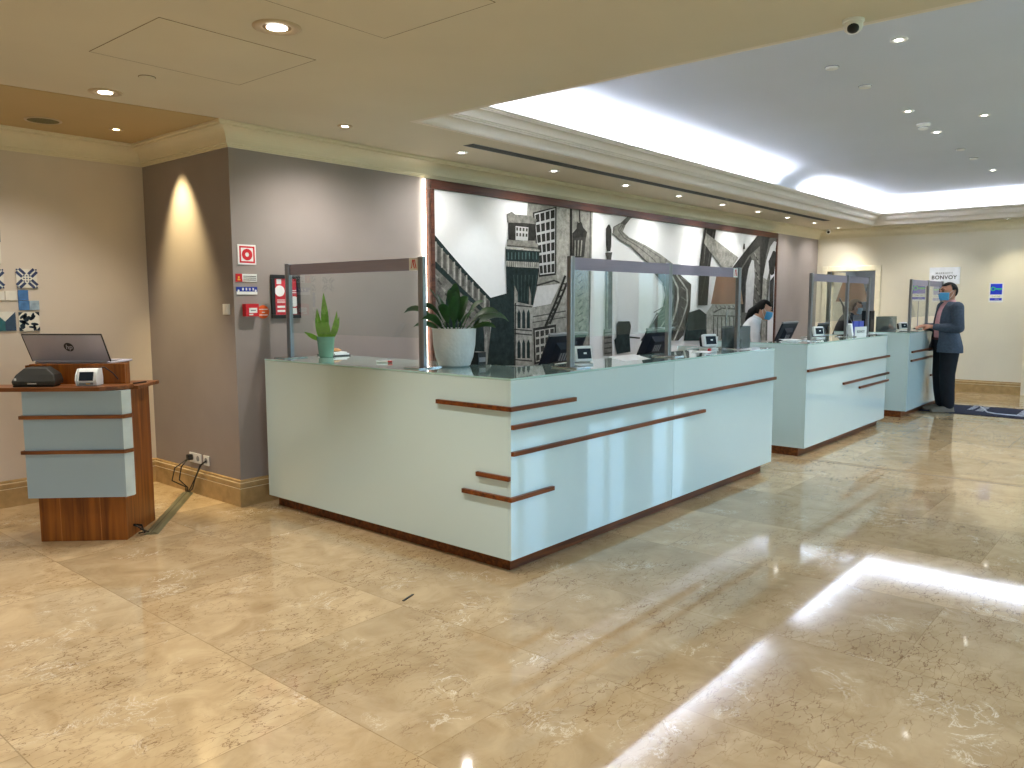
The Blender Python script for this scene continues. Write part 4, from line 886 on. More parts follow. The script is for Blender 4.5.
B().loft([[(x, -.045, 0), (x, -.025, .014), (x, .025, .014), (x, .045, 0)] for x in (-.575, .575)]).build('channel', mat('cable_cover_olive', (112, 106, 78), .5), t); B().box(-.575, .575, -.004, .004, .0138, .0152).build('lid_seam', mat('cable_cover_seam', (86, 82, 60), .6), t)
t = thing('cable_bundle', 'tangle of thin black cables leaving the base of the kiosk', 'cable', (-.97, 2.33, 0))
pts0 = [(-1.02, 2.41, .075), (-.98, 2.36, .06), (-.955, 2.33, .03), (-.95, 2.36, .012), (-.93, 2.33, .01)]
for k in range(4):
    r = random.Random(k); B().tube([pts0[0]]+[(x+r.uniform(-.03, .03), y+r.uniform(-.03, .03), max(.006, z+r.uniform(-.01, .02))) for x, y, z in pts0[1:]], .004).build('cord', M_cable, t, True, smooth=True)
# ------------------------------------------------------------------ decor tiles on the left wall
def tilemat(name, fn):
    if name in MATS: return MATS[name]
    m, nt, b = base(name); b.inputs['Roughness'].default_value = .2
    tc = nt.nodes.new('ShaderNodeTexCoord'); fn(nt, tc, b); MATS[name] = m; return m
def ceramic_plain(name, c, amp=.12): return mat(name, c, .2, nscale=30, namp=amp)
T_ink = ceramic_plain('tile_ink_blue', (44, 46, 84)); T_cream = ceramic_plain('tile_cream', (222, 214, 200), .05); T_blue = ceramic_plain('tile_blue', (58, 100, 160), .2); T_pale = ceramic_plain('tile_pale_blue', (150, 166, 180), .25); T_teal = ceramic_plain('tile_teal', (20, 78, 84), .25); T_navy = ceramic_plain('tile_navy', (30, 38, 70), .2); T_black = ceramic_plain('tile_charcoal', (30, 32, 46), .2)
def tile(label, x0, z0, s, m, w=None, h=None):
    w, h = w or s, h or s
    t = thing('decor_tile', label, 'decor tile', (x0+w/2, YL, z0), group='patterned decor tiles on the left wall')
    B().box(x0, x0+w, YL-.012, YL-.001, z0, z0+h).build('ceramic', m, t, True, bevel=.001)
    return t
def overlay(t, name, m, polys, x0, z0, s, y=YL-.0125):
    F = plane_frame((x0, y, z0), (1, 0, 0), (0, 0, 1)); b = B()
    for p in polys: b.prism([(u*s, v*s) for u, v in p], -.0005, .0008, F)
    return b.build(name, m, t, True)
def cross_tile(label, x0, z0, s):
    t = tile(label, x0, z0, s, T_cream); q = []
    for sx, sz in ((1, 1), (-1, 1), (1, -1), (-1, -1)):
        pt = lambda u, v: (.5+sx*u, .5+sz*v)
        for off in (-.075, .075):
            a, c, w = .15, .43, .048; q.append([pt(a+off-w, a-off+w), pt(a+off+w, a-off-w), pt(c+off+w, c-off-w), pt(c+off-w, c-off+w)][::sx*sz])
        q.append([pt(.40, .46), pt(.46, .40), pt(.5, .44), pt(.5, .5), pt(.44, .5)])
    for u in (-.14, 0, .14):
        for v in (-.14, 0, .14): q.append([(.5+u-.05, .5+v), (.5+u, .5+v-.05), (.5+u+.05, .5+v), (.5+u, .5+v+.05)])
    overlay(t, 'blue_lattice', T_ink, q, x0, z0, s); return t
def floral_tile(label, x0, z0, s):
    t = tile(label, x0, z0, s, T_cream); q = []; r = random.Random(5)
    for k in range(17):
        a = r.uniform(0, 2*PI); cx, cz = r.uniform(.16, .84), r.uniform(.16, .84); l, w = r.uniform(.13, .2), r.uniform(.06, .095)
        q.append([(cx+l*math.cos(a)*ct-w*math.sin(a)*st, cz+l*math.sin(a)*ct+w*math.cos(a)*st) for ct, st in [(math.cos(i*PI/4), math.sin(i*PI/4)) for i in range(8)]])
    for c in ((0, 0), (1, 0), (0, 1), (1, 1)): sx, sz = (1 if c[0] == 0 else -1), (1 if c[1] == 0 else -1); q.append([c, (c[0]+sx*.22, c[1]), (c[0], c[1]+sz*.22)])
    overlay(t, 'dark_leaves', T_black, q, x0, z0, s); return t
def m_tile(label, x0, z0, s):
    t = tile(label, x0, z0, s, T_cream); overlay(t, 'teal_half', T_teal, [[(0, 0), (.5, 0), (.5, .5), (0, 1)]], x0, z0, s); overlay(t, 'navy_half', T_navy, [[(.5, 0), (1, 0), (1, 1), (.5, .5)]], x0, z0, s); return t
S = .14
cross_tile('cream tile with dark blue crossing lattice, topmost of its column', -1.133, 1.626, S)
tile('plain dark blue half tile below the lattice tile', -1.128, 1.533, .068, T_blue, .068, .077)
tile('mottled mid blue small tile above the floral tile', -1.128, 1.461, .07, ceramic_plain('tile_mid_blue', (70, 112, 166), .3), .07, .07)
tile('mottled pale grey blue small tile right of the mid blue one', -1.056, 1.461, .07, T_pale, .066, .07)
floral_tile('cream tile with charcoal leaf pattern above the open laptop', -1.135, 1.306, S)
m_tile('cream tile with teal and navy notched shape at the left edge', -1.295, 1.310, S)
tile('plain cream small tile left of the blue tiles', -1.212, 1.535, .075, T_cream, .075, .068)
tile('plain cream tile at the very edge left of its twin', -1.29, 1.535, .075, T_cream, .07, .068)
cross_tile('cream lattice tile at the left edge of the picture', -1.355, 1.62, S)
tile('upper plain white tile at the left edge', -1.36, 1.80, S, T_cream); tile('topmost grey tile at the left edge', -1.358, 1.955, S, ceramic_plain('tile_grey', (140, 140, 142)))
# ------------------------------------------------------------------ check-in kiosk at the left
KA = math.atan2(-.7182, .6958)
K = thing('check_in_kiosk', 'small wooden kiosk with three pale blue front panels', 'kiosk', (-1.454, 2.7, 0), KA)
B().box(0, .535, 0, .47, .0, .962).build('body', M_kioskwood, K, bevel=.003)
b = B(); b.box(.128, .131, -.0012, 0, 0, .30); b.box(.375, .378, -.0012, 0, 0, .30); b.build('veneer_joint', mat('veneer_line', (190, 118, 52), .4), K)
M_kpanel = mat('pale_blue_lacquer', (164, 184, 194), .35, nscale=2, namp=.02)
M_kedge = mat('pale_panel_edge', (214, 224, 220), .35)
for z0, z1 in ((.30, .578), (.602, .797), (.823, .972)):
    p = B().prism([(-.025, -.07), (.572, -.07), (.602, -.02), (.602, -.0015), (-.025, -.0015)], z0, z1).build('front_panel', M_kpanel, K)
    B().prism([(.574, -.0705), (.604, -.021), (.604, -.002), (.6025, -.002), (.6025, -.0205), (.5725, -.0705)], z0+.001, z1-.001).build('chamfered_edge', M_kedge, p)
for z in (.59, .81): B().prism([(-.045, -.085), (.578, -.085), (.612, -.025), (.612, -.0005), (-.045, -.0005)], z-.0105, z+.0115).build('wood_strip', M_kiosktop, K, bevel=.002)
B().prism([(-.30, -.10), (.46, -.11), (.585, -.02), (.585, .10), (-.30, .10)], .974, 1.0).build('front_shelf', M_kiosktop, K, bevel=.003)
B().prism([(-.05, .1005), (.61, .1005), (.61, .46), (-.05, .46)], .9625, .985).build('rear_shelf', M_kiosktop, K, bevel=.003)
b = B(); b.box(-.06, .53, .105, .13, .986, 1.128); b.box(.50, .531, .1305, .18, .986, 1.128); b.build('upstand', M_kioskwood, K, bevel=.003)
B().box(-.10, .41, .135, .48, .986, 1.118).build('laptop_riser', M_kioskwood, K)
kw = root_matrix(K)
def kpos(x, y, z): return tuple(kw @ Vector((x, y, z)))
# laptop, lid towards the camera
LP = thing('laptop', 'open silver laptop standing on top of the kiosk, back towards us', 'laptop', kpos(.15, .25, 1.1185), KA-.12)
M_silver = mat('silver_laptop', (186, 184, 196), .4, metal=0., nscale=40, namp=.02)
B().box(-.255, .255, -.02, .26, .001, .014).build('base', M_silver, LP, bevel=.004)
B().box(-.235, .235, .04, .16, .0142, .0155).build('keyboard', M_dark, LP)
b = B(); b.cone((-.24, -.02, .016), (.24, -.02, .016), .011, n=14); b.build('hinge', M_silver, LP)
F = Matrix.Translation((0, -.022, .02)) @ Matrix.Rotation(-math.radians(-28), 4, 'X')
lid = B().box(-.262, .262, -.004, .004, .0, .20, F).build('lid', M_silver, LP, bevel=.003)
B().box(-.252, .252, .0042, .0052, .012, .192, F).build('display', M_dark, lid)
b = B(); [b.box(*q, F) for q in ((-.264, .264, -.0045, .0035, .197, .203), (-.265, -.260, -.0045, .0035, .0, .2), (.26, .265, -.0045, .0035, .0, .2))]; b.build('lid_rim', M_dark, lid)
dk = mat('logo_disc', (52, 50, 52), .4)
b = B(); b.cone((.02, -.0052, .108), (.02, -.0043, .108), .032, n=32); bmesh.ops.transform(b.bm, matrix=F, verts=b.bm.verts[:]); b.build('logo_disc', dk, lid)
words('logo_letters', 'hp', .046, M_silver, lid, F @ Vector((.02, -.0058, .108)), (F @ Matrix.Rotation(PI/2, 4, 'X')).to_euler(), .0004, bold=.0006, shear=.25)
# black desk scanner
t = thing('document_scanner', 'squat black sloping desk device at the left of the kiosk shelf', 'scanner', kpos(.045, -.01, 1.0005), KA+.08); t.scale = (.86, .9, 1)
b = B(); b.loft([[(x, y, z) for x, y in ((-.135, -.075), (.135, -.075), (.135, .06), (-.135, .06))] for z in (0, .012)]); b.loft([[(-w0, -.085+i, z), (w1, -.085+i, z), (w1, .065, z), (-w0, .065, z)] for w0, w1, z, i in ((.13, .15, .012, 0), (.138, .155, .035, .0), (.115, .14, .075, .02), (.075, .085, .11, .05), (.06, .07, .118, .07))])
b.build('housing', mat('matt_black_olive', (38, 38, 34), .45), t, bevel=.008, seg=3)
B().box(-.03, .03, -.087, -.084, .018, .026).build('maker_plate', M_steel, t); B().box(-.118, -.105, -.0865, -.08, .04, .055).build('side_light', M_white, t)
B().box(-.05, .06, -.0265, .02, .0815, .088).build('glass_slot', M_dark, t)
# card reader
t = thing('card_printer', 'small white desk card reader with dark window on kiosk', 'card reader', kpos(.355, .0, 1.0005), KA+.05); t.scale = (.82, .85, 1)
b = B(); b.loft([[(-.068, y, z), (.068, y, z), (.068, y2, z), (-.068, y2, z)] for z, y, y2 in ((0, -.05, .07), (.03, -.06, .07), (.085, -.035, .065), (.105, -.012, .055))]); b.build('body', M_white, t, bevel=.008, seg=3)
for sx in (-1, 1): b = B(); b.loft([[(sx*.0685, y, z), (sx*.078, y, z), (sx*.078, y2, z), (sx*.0685, y2, z)] for z, y, y2 in ((0.001, -.055, .06), (.04, -.072, .066), (.07, -.06, .06), (.106, -.02, .05))]); b.build('side_cheek', M_white, t, bevel=.004)
Fw = Matrix.Translation((0, -.058, .045)) @ Matrix.Rotation(-.42, 4, 'X'); B().box(-.05, .05, -.004, .002, -.012, .045, Fw).build('window', M_navy, t); B().box(-.05, .05, -.0645, -.058, .008, .022).build('slot', M_grey, t); B().box(.0, .03, -.0665, -.0645, .012, .017).build('indicator', mat('amber_light', (230, 170, 60)), t)
B().tube([(.03, .05, .09), (.08, .08, .11), (.14, .09, .07), (.18, .08, .03)], .004).build('lead', M_cable, t, smooth=True)
t = thing('pen', 'black pen lying on the rear shelf of the kiosk', 'pen', kpos(.565, .25, .985), KA+1.2)
B().cone((-.06, 0, .006), (.05, 0, .006), .005, n=10).build('barrel', M_dark, t); B().cone((.05, 0, .006), (.068, 0, .006), .004, .001, n=10).build('tip', M_steel, t)
# ------------------------------------------------------------------ things on the counters
def leaf(b, p, az, length, width, rise, droop, n=9, twist=0.):
    p = Vector(p); d = Vector((math.cos(az), math.sin(az), 0)); s = Vector((-d.y, d.x, 0)); L, R, Cn = [], [], []
    pos = p.copy(); ang = rise
    for i in range(n+1):
        u = i/n; w = width*(math.sin(PI*min(1, u*.93+.05))**.8) if i < n else .0015
        fold = Vector((0, 0, 1))*w*.25
        side = (s*math.cos(twist)+Vector((0, 0, 1))*math.sin(twist)).normalized()
        L.append(pos+side*w/2+fold); R.append(pos-side*w/2+fold); Cn.append(pos.copy())
        ang = rise-droop*u*u; pos = pos+(d*math.cos(ang)+Vector((0, 0, 1))*math.sin(ang))*length/n
    V = [[b.bm.verts.new(q) for q in A] for A in (L, Cn, R)]
    for i in range(n):
        b.bm.faces.new((V[0][i], V[1][i], V[1][i+1], V[0][i+1])); b.bm.faces.new((V[1][i], V[2][i], V[2][i+1], V[1][i+1]))
t = thing('potted_snake_plant', 'upright bright green plant in a green ceramic pot', 'potted plant', (.40, 2.18, H))
B().lathe([(.0, 0), (.048, 0), (.054, .006), (.067, .15), (.069, .156), (.063, .156), (.058, .12), (.0, .12)]).build('pot', mat('sage_ceramic', (118, 160, 138), .25, coat=.4), t, smooth='auto')
B().lathe([(0, .1205), (.0575, .1205), (.05, .132), (0, .136)]).build('soil', M_soil, t)
b = B()
VA = 2.35   # leaf blades turned broadside to the lobby
for p, az, l, w, ri, dr in (((.0, .0, .13), VA, .355, .058, 1.57, .02), ((-.02, .025, .13), VA, .24, .05, 1.36, -.10), ((.022, -.024, .13), VA+PI, .225, .036, 1.12, -.2), ((.03, -.02, .13), VA+PI, .19, .038, 1.0, -.2), ((-.03, .035, .13), VA, .13, .036, .5, .0), ((.012, -.008, .13), VA+PI, .13, .04, 1.5, .0)):
    d = Vector((math.cos(az), math.sin(az), 0)); out = Vector((-math.cos(.7), -math.sin(.7), 0)); n = 10; Lv, Rv = [], []
    for i in range(n+1):
        u = i/n; wd = w*(.55+.45*math.sin(PI*min(1, u*1.25)))*(1 if u < .72 else math.cos((u-.72)/.28*PI/2)*.98+.02)
        a = ri-dr*u; c = Vector(p)+(d*math.cos(a)+Vector((0, 0, 1))*math.sin(a))*l*u; sd = (d*math.sin(a)-Vector((0, 0, 1))*math.cos(a))
        Lv.append(b.bm.verts.new(c+sd*wd/2+out*.006)); Rv.append(b.bm.verts.new(c-sd*wd/2+out*.006))
        if i: m0 = None
    for i in range(n): b.bm.faces.new((Lv[i], Rv[i], Rv[i+1], Lv[i+1]))
b.build('foliage', M_lime_leaf, t, smooth=True)
t = thing('potted_peace_lily', 'dark leafy plant in a large white textured pot', 'potted plant', (.41, .83, H))
M_potw = mat('white_textured_ceramic', (226, 228, 230), .35)
nt = M_potw.node_tree; vo = nt.nodes.new('ShaderNodeTexVoronoi'); vo.inputs['Scale'].default_value = 42; tcc = nt.nodes.new('ShaderNodeTexCoord'); nt.links.new(tcc.outputs['Object'], vo.inputs['Vector']); bpn = nt.nodes.new('ShaderNodeBump'); bpn.inputs['Strength'].default_value = .7; bpn.inputs['Distance'].default_value = .005; bpn.invert = True
nt.links.new(vo.outputs['Distance'], bpn.inputs['Height']); nt.links.new(bpn.outputs['Normal'], nt.nodes['Principled BSDF'].inputs['Normal'])
B().lathe([(0, 0), (.088, 0), (.102, .008), (.122, .06), (.136, .14), (.141, .242), (.142, .247), (.133, .247), (.13, .2), (0, .2)], n=48).build('pot', M_potw, t, smooth='auto')
B().lathe([(0, .2005), (.1295, .2005), (.12, .222), (0, .228)]).build('soil', M_soil, t)
b = B(); st = B()
for az, l, w, ri, dr, r0 in ((2.35, .24, .07, 1.0, 1.5, .03), (2.2, .30, .075, .75, 1.5, .05), (2.7, .20, .06, .35, .9, .04), (2.0, .28, .08, 1.25, .5, .04), (-.9, .26, .08, .75, 1.5, .05), (-.7, .30, .08, .55, 1.5, .06), (-1.2, .20, .06, .3, .8, .05), (-.8, .22, .07, 1.1, .9, .04), (1.0, .26, .08, 1.35, .4, .02), (-2.4, .22, .075, 1.25, .5, .03), (-2.9, .2, .07, 1.0, .9, .03), (-1.8, .2, .065, .8, .9, .04), (.2, .24, .08, 1.2, .8, .03), (.6, .30, .085, 1.42, .25, .02), (3.0, .2, .07, .6, 1.1, .04), (-2.2, .23, .07, 1.45, .1, .01), (1.6, .26, .07, 1.2, .5, .03)):
    a0 = (r0*math.cos(az), r0*math.sin(az), .215); stem = .075
    a1 = (a0[0]+stem*math.cos(az)*math.cos(ri), a0[1]+stem*math.sin(az)*math.cos(ri), .215+stem*math.sin(ri))
    st.tube([a0, a1], .004, 6); leaf(b, a1, az, l*.85, w, ri, dr, twist=.6)
b.build('foliage', M_green_leaf, t, smooth=True); st.build('stems', M_green_leaf, t, smooth=True)
t = thing('paper_stack', 'flat stack of white papers and folders behind the green pot', 'papers', (.56, 2.30, H), -.08)
for k, (m, w, l, a, z0, z1) in enumerate(((M_dark, .15, .24, 0, .001, .008), (M_paper, .13, .22, .06, .0085, .02), (M_paper, .12, .20, -.05, .0205, .03))): B().box(-w/2, w/2, -l/2, l/2, z0, z1, Matrix.Rotation(a, 4, 'Z')).build('sheet_pile', m, t)
t = thing('wooden_tray', 'tan board with a dark mark lying on the paper stack', 'board', (.56, 2.32, H+.0305), .1)
B().lathe([(0, 0), (.06, 0), (.075, .008), (.05, .022), (0, .024)], n=28).build('board', mat('tan_board', (176, 130, 74), .5, nscale=30, namp=.2), t, smooth='auto'); B().lathe([(0, .0242), (.02, .0242), (.018, .028), (0, .029)], n=20).build('mark', M_dark, t)
t = thing('marker_pen', 'white marker pen with red cap lying on the counter return', 'pen', (.30, 1.40, H+.0005), -1.0)
B().cone((-.05, 0, .008), (.03, 0, .008), .007, n=12).build('barrel', M_white, t); B().cone((.0305, 0, .008), (.06, 0, .008), .0075, n=12).build('cap', M_red, t)
t = thing('black_box', 'small black box beside the large white pot', 'box', (.60, .80, H)); B().box(-.04, .038, -.04, .04, .0005, .085).build('case', M_dark, t, bevel=.004); B().box(-.03, .03, -.042, -.04, .02, .05).build('front_slot', M_grey, t)
def monitor(label, x, y, rz, w=.40, h=.25, tilt=24, zc=1.0):
    t = thing('monitor', label, 'monitor', (x, y, .7505), rz, 'dark monitors behind the counters')
    B().prism([(-.13, -.09), (.13, -.09), (.13, .09), (-.13, .09)], 0, .015).build('base', M_dark, t, bevel=.005)
    B().box(-.03, .03, -.04, .0, .0155, .36).build('stand', M_dark, t)
    F = Matrix.Translation((0, 0, zc-.7505+.0)) @ Matrix.Rotation(math.radians(tilt), 4, 'X')
    s = B().box(-w/2, w/2, -.018, .0, 0, h, F).build('shell', M_navy, t, bevel=.006)
    B().box(-w/2+.012, w/2-.012, .0005, .0015, .014, h-.014, F).build('display', M_dark, s)
    B().box(-w/2-.002, w/2+.002, -.02, .004, h+.0005, h+.016, F).build('top_edge', M_grey, s)
    b = B(); b.loft([[(-w*.28, -.0185, .03), (w*.28, -.0185, .03), (w*.28, -.0185, h*.78), (-w*.28, -.0185, h*.78)], [(-w*.2, -.05, .06), (w*.2, -.05, .06), (w*.2, -.05, h*.62), (-w*.2, -.05, h*.62)]]); bmesh.ops.transform(b.bm, matrix=F, verts=b.bm.verts[:]); b.build('rear_bulge', M_navy, s)
    b = B(); [b.box(-w*.16+.03*k, -w*.16+.018+.03*k, -.0515, -.05, h*.25, h*.5, F) for k in range(4)]; b.build('rear_vents', M_grey, s)
    return t
monitor('dark monitor behind the first post of the three-post screen', 1.46, .80, 0, w=.46, zc=1.045)
monitor('dark monitor behind the middle post of the nearest counter', 2.80, .80, 0, w=.46, zc=1.045)
monitor('dark tilted monitor in front of the woman in white', 5.50, .72, 0, w=.44, zc=1.04)
monitor('dark monitor at the left end of the middle counter screen', 6.62, .74, 0, w=.36)
t = monitor('tall dark touch screen leaning at the farthest counter', 8.12, .72, PI+.30, w=.34, h=.46, tilt=26, zc=1.12)
def terminal(label, x, y, rz, s=1.):
    t = thing('card_terminal', label, 'card terminal', (x, y, H+.0005), rz, 'white and black card terminals on the counters')
    F = Matrix.Scale(s, 4) @ Matrix.Rotation(-.22, 4, 'X')
    B().box(-.06*s, .06*s, -.05*s, .06*s, 0, .012*s).build('base', M_white, t, bevel=.003)
    hs = B().box(-.075, .065, -.045, -.005, .018, .125, F).build('housing', M_white, t, bevel=.014*s, seg=3)
    B().box(-.054, .048, -.0475, -.0452, .036, .104, F).build('display', M_navy, hs); B().box(-.008, .014, -.0488, -.0476, .066, .078, F).build('display_mark', M_paper, hs)
    B().box(-.05, .088, -.0045, .06, .03, .118, F).build('keypad_back', M_dark, t, bevel=.012*s, seg=3)
    B().tube([(-.03*s, .05*s, .02*s), (-.1*s, .09*s, .01*s), (-.17*s, .07*s, .006)], .004).build('lead', M_white, t, smooth=True)
    return t
terminal('white card terminal beside the first post of the nearest counter', 1.0, .235, -.45, .98)
terminal('white card terminal beside the white paper cup', 3.05, .36, -.45, 1.02)
terminal('white card terminal at the left end of the middle counter', 5.66, .36, -.5, 1.0)
terminal('white card terminal near the hands of the man', 8.45, .20, -.6, .9)
t = thing('paper_sheet', 'white paper sheet lying on the nearest counter', 'paper', (1.75, .36, H), .05); B().prism([(-.34, -.17), (.0, -.19), (.36, .14), (.02, .18)], .0004, .0014).build('sheet', M_paper, t)
t = thing('paper_cup', 'white paper cup behind a card terminal', 'cup', (3.25, .43, H)); B().lathe([(0, .0005), (.036, .0005), (.037, .004), (.05, .098), (.052, .102), (.048, .102), (.036, .006), (0, .006)], n=28).build('cup', M_white, t, smooth='auto')
t = thing('paper_tray', 'thin white sheet in front of the paper cup', 'paper', (2.70, .24, H), .2); B().box(-.1, .1, -.07, .07, .0004, .002).build('sheet', M_paper, t)
t = thing('paper_heap', 'loose heap of white papers at the left end of the middle counter', 'papers', (4.72, .30, H), .3)
for k in range(4): B().box(-.1, .1, -.07, .07, .0006+.006*k, .005+.006*k, Matrix.Rotation(.35*k-.4, 4, 'Z')).build('sheet', M_paper, t)
t = thing('red_stapler', 'tiny red object by the card terminal and cup', 'stapler', (2.86, .26, H), .2); B().box(-.03, .03, -.01, .01, .0005, .014).build('body', M_red, t, bevel=.004); B().box(-.028, .02, -.008, .008, .0145, .02).build('arm', M_red, t)
def acrylic(label, x, y, w, d, h):
    t = thing('acrylic_box', label, 'box', (x, y, H), 0, 'clear acrylic boxes on the counters')
    b = B(); g = .004; b.box(-w/2, w/2, -d/2, -d/2+g, .001, h); b.box(-w/2, w/2, d/2-g, d/2, .001, h); b.box(-w/2, -w/2+g, -d/2+g, d/2-g, .001, h); b.box(w/2-g, w/2, -d/2+g, d/2-g, .001, h); b.build('walls', M_acry, t)
    b = B(); r = random.Random(int(x*10))
    for k in range(5): b.box(-w*.4+k*w*.12, -w*.4+k*w*.12+w*.2, -d*.3, d*.3, .004+.014*k, .016+.014*k, Matrix.Rotation(r.uniform(-.2, .2), 4, 'Z'))
    b.build('contents', mat('dark_cards', (52, 58, 62), .5, nscale=20, namp=.5), t); return t
acrylic('clear box of dark cards at the right end of the nearest counter', 3.45, .30, .24, .16, .19)
acrylic('clear box at the left end of the farthest counter', 8.03, .30, .36, .16, .2)
t = thing('black_speaker', 'small black box behind the clear box on the farthest counter', 'box', (8.46, .66, .75)); B().box(-.09, .09, -.06, .06, .001, .62).build('case', M_dark, t, bevel=.006); B().box(-.06, .06, -.062, -.06, .5, .6).build('front', M_navy, t)
t = thing('brochure_holder', 'white card holder with blue leaflets on the middle counter', 'leaflet holder', (6.42, .16, H), -.2)
B().box(-.13, .13, -.03, -.026, .001, .11).build('front_plate', M_white, t); B().box(-.13, .13, -.026, .035, .001, .006).build('base', M_white, t)
words('lettering', 'BONVOY', .04, M_dark, t, (0, -.0306, .052), (PI/2, 0, 0), .0003, bold=.0008)
for k in range(2): B().box(-.12+.12*k, -.02+.12*k, -.01, .012, .0065, .175).build('leaflet', mat('leaflet_blue', (70, 84, 190), .4), t)
B().box(-.17, -.135, -.02, .03, .0, .14, Matrix.Translation((-.15, 0, .012)) @ Matrix.Rotation(-.3, 4, 'Y') @ Matrix.Translation((.15, 0, 0))).build('side_leaflet', M_paper, t)
# lamps
def lamp(label, x, y, z0, z1, r0, r1, pole):
    t = thing('floor_lamp', label, 'lamp', (x, y, 0), 0, 'taupe shaded lamps behind the counters')
    B().lathe([(0, 0), (.14, 0), (.14, .02), (.02, .03), (0, .03)]).build('base', M_steel, t, smooth='auto'); B().cone((0, 0, .03), (0, 0, z1-.05), .012, n=14).build('pole', M_steel, t)
    b = B(); n = 36; b.loft([[(r*math.cos(2*PI*i/n), r*math.sin(2*PI*i/n), z) for i in range(n)] for r, z in ((r0, z0), (r1, z1), (r1-.004, z1), (r0-.004, z0), (r0, z0))], caps=False)
    b.build('lamp_shade', M_shade, t, smooth='auto'); B().ball((0, 0, (z0+z1)/2+.04), .035).build('bulb', M_bulb, t, smooth=True)
    return t
M_shade, nt, bs = base('taupe_shade_fabric'); bs.inputs['Base Color'].default_value = lin((150, 118, 96)); bs.inputs['Roughness'].default_value = .9
tl = nt.nodes.new('ShaderNodeBsdfTranslucent'); tl.inputs['Color'].default_value = lin((200, 160, 120)); ms = nt.nodes.new('ShaderNodeMixShader'); ms.inputs['Fac'].default_value = .35
wz = nt.nodes.new('ShaderNodeTexNoise'); wz.inputs['Scale'].default_value = 90; bq = nt.nodes.new('ShaderNodeBump'); bq.inputs['Strength'].default_value = .2; nt.links.new(wz.outputs['Fac'], bq.inputs['Height']); nt.links.new(bq.outputs['Normal'], bs.inputs['Normal'])
nt.links.new(bs.outputs['BSDF'], ms.inputs[1]); nt.links.new(tl.outputs['BSDF'], ms.inputs[2]); nt.links.new(ms.outputs['Shader'], nt.nodes['Material Output'].inputs['Surface'])
M_bulb = mat('warm_bulb', (255, 230, 190), .5, emit=(255, 214, 160), estr=9.)
lamp('lamp with taupe shade in front of the mural behind the screen', 7.04, 2.1, 1.467, 1.865, .215, .15, .01)
lamp('lamp with taupe shade near the far doorway', 10.35, 1.48, 1.49, 1.82, .25, .15, .01)
# ------------------------------------------------------------------ far wall signs (facing -X)
def far_frame(y, z, x=XF-.001): return plane_frame((x, y, z), (0, -1, 0), (0, 0, 1))
def fbox(t, name, m, y0, y1, z0, z1, d0, d1): return B().box(XF-d1, XF-d0, y0, y1, z0, z1).build(name, m, t, True)
RX = (PI/2, 0, -PI/2)
t = thing('hotel_sign', 'white rectangular sign with dark lettering above the standing man', 'sign', (XF, .385, 1.77))
fbox(t, 'board', mat('sign_white', (238, 240, 246), .4), .17, .63, 1.775, 2.055, .001, .014)
words('small_lettering', 'MARRIOTT', .045, M_grey, t, (-.0152, .02, .185), RX, .0004, spacing=1.25, bold=.0006); words('large_lettering', 'BONVOY', .085, M_dark, t, (-.0152, .02, .115), RX, .0004, bold=.002, spacing=1.1)
def key_sign(t, w, h, mk):
    """key emblem sheet: blue square over white with a blue banner; mk(name, material, u0, u1, v0, v1, layer)"""
    mk('sheet', M_white, 0, 1, 0, 1, 0); mk('blue_square', M_keyblue, .08, .92, .42, .96, 1); mk('banner', M_keyblue, .08, .92, .1, .24, 1)
M_keyblue = mat('key_sign_blue', (20, 50, 205), .4); M_keygreen = mat('key_green', (50, 200, 120), .4)
def key_sheet(t, F, w, h):
    def R(nm, m, u0, u1, v0, v1, l0, l1): return B().box(u0*w, u1*w, v0*h, v1*h, l0, l1, F).build(nm, m, t, True)
    R('sheet', M_white, 0, 1, 0, 1, 0, .004); R('blue_square', M_keyblue, .09, .91, .40, .95, .0041, .005); R('banner', M_keyblue, .08, .92, .09, .22, .0041, .005)
    b = B(); n = 28; cx, cy, r0, r1 = .28*w, .69*h, .10*w, .17*w; rg = lambda r, z: [(cx+r*math.cos(2*PI*i/n), cy+r*math.sin(2*PI*i/n), z) for i in range(n)]
    b.loft([rg(r0, .0058), rg(r1, .0058), rg(r1, .0051), rg(r0, .0051), rg(r0, .0058)], caps=False); b.box(.45*w, .89*w, .655*h, .72*h, .0051, .0058)
    for u in (.62, .74): b.box(u*w, (u+.06)*w, .62*h, .656*h, .0051, .0058)
    bmesh.ops.transform(b.bm, matrix=F, verts=b.bm.verts[:]); b.build('key_emblem', M_keygreen, t, True)
    inv = root_matrix(t).inverted() @ F; e = inv.to_euler()
    words('green_lettering', 'Green Key', .10*w*1.35, mat('lettering_olive', (120, 150, 40)), t, inv @ Vector((.5*w, .31*h, .0046)), e, .0003)
    words('banner_lettering', '2021', .13*w, M_white, t, inv @ Vector((.58*w, .155*h, .0054)), e, .0003, spacing=1.2)
t = thing('key_poster', 'small blue and white poster with green key on far wall', 'poster', (XF, -.36, 1.47)); key_sheet(t, far_frame(-.26, 1.475), .2, .31)
t = thing('table_sign', 'small blue sign on a thin pole on the farthest counter', 'table sign', (9.4, .25, H)); B().lathe([(0, .0005), (.06, .0005), (.06, .008), (.0, .012)]).build('base', M_steel, t); B().cone((0, 0, .01), (0, 0, .4), .006, n=10).build('pole', M_alu, t); key_sheet(t, plane_frame((9.38, .35, 1.50), (.15, -1, 0), (0, 0, 1)), .2, .27)
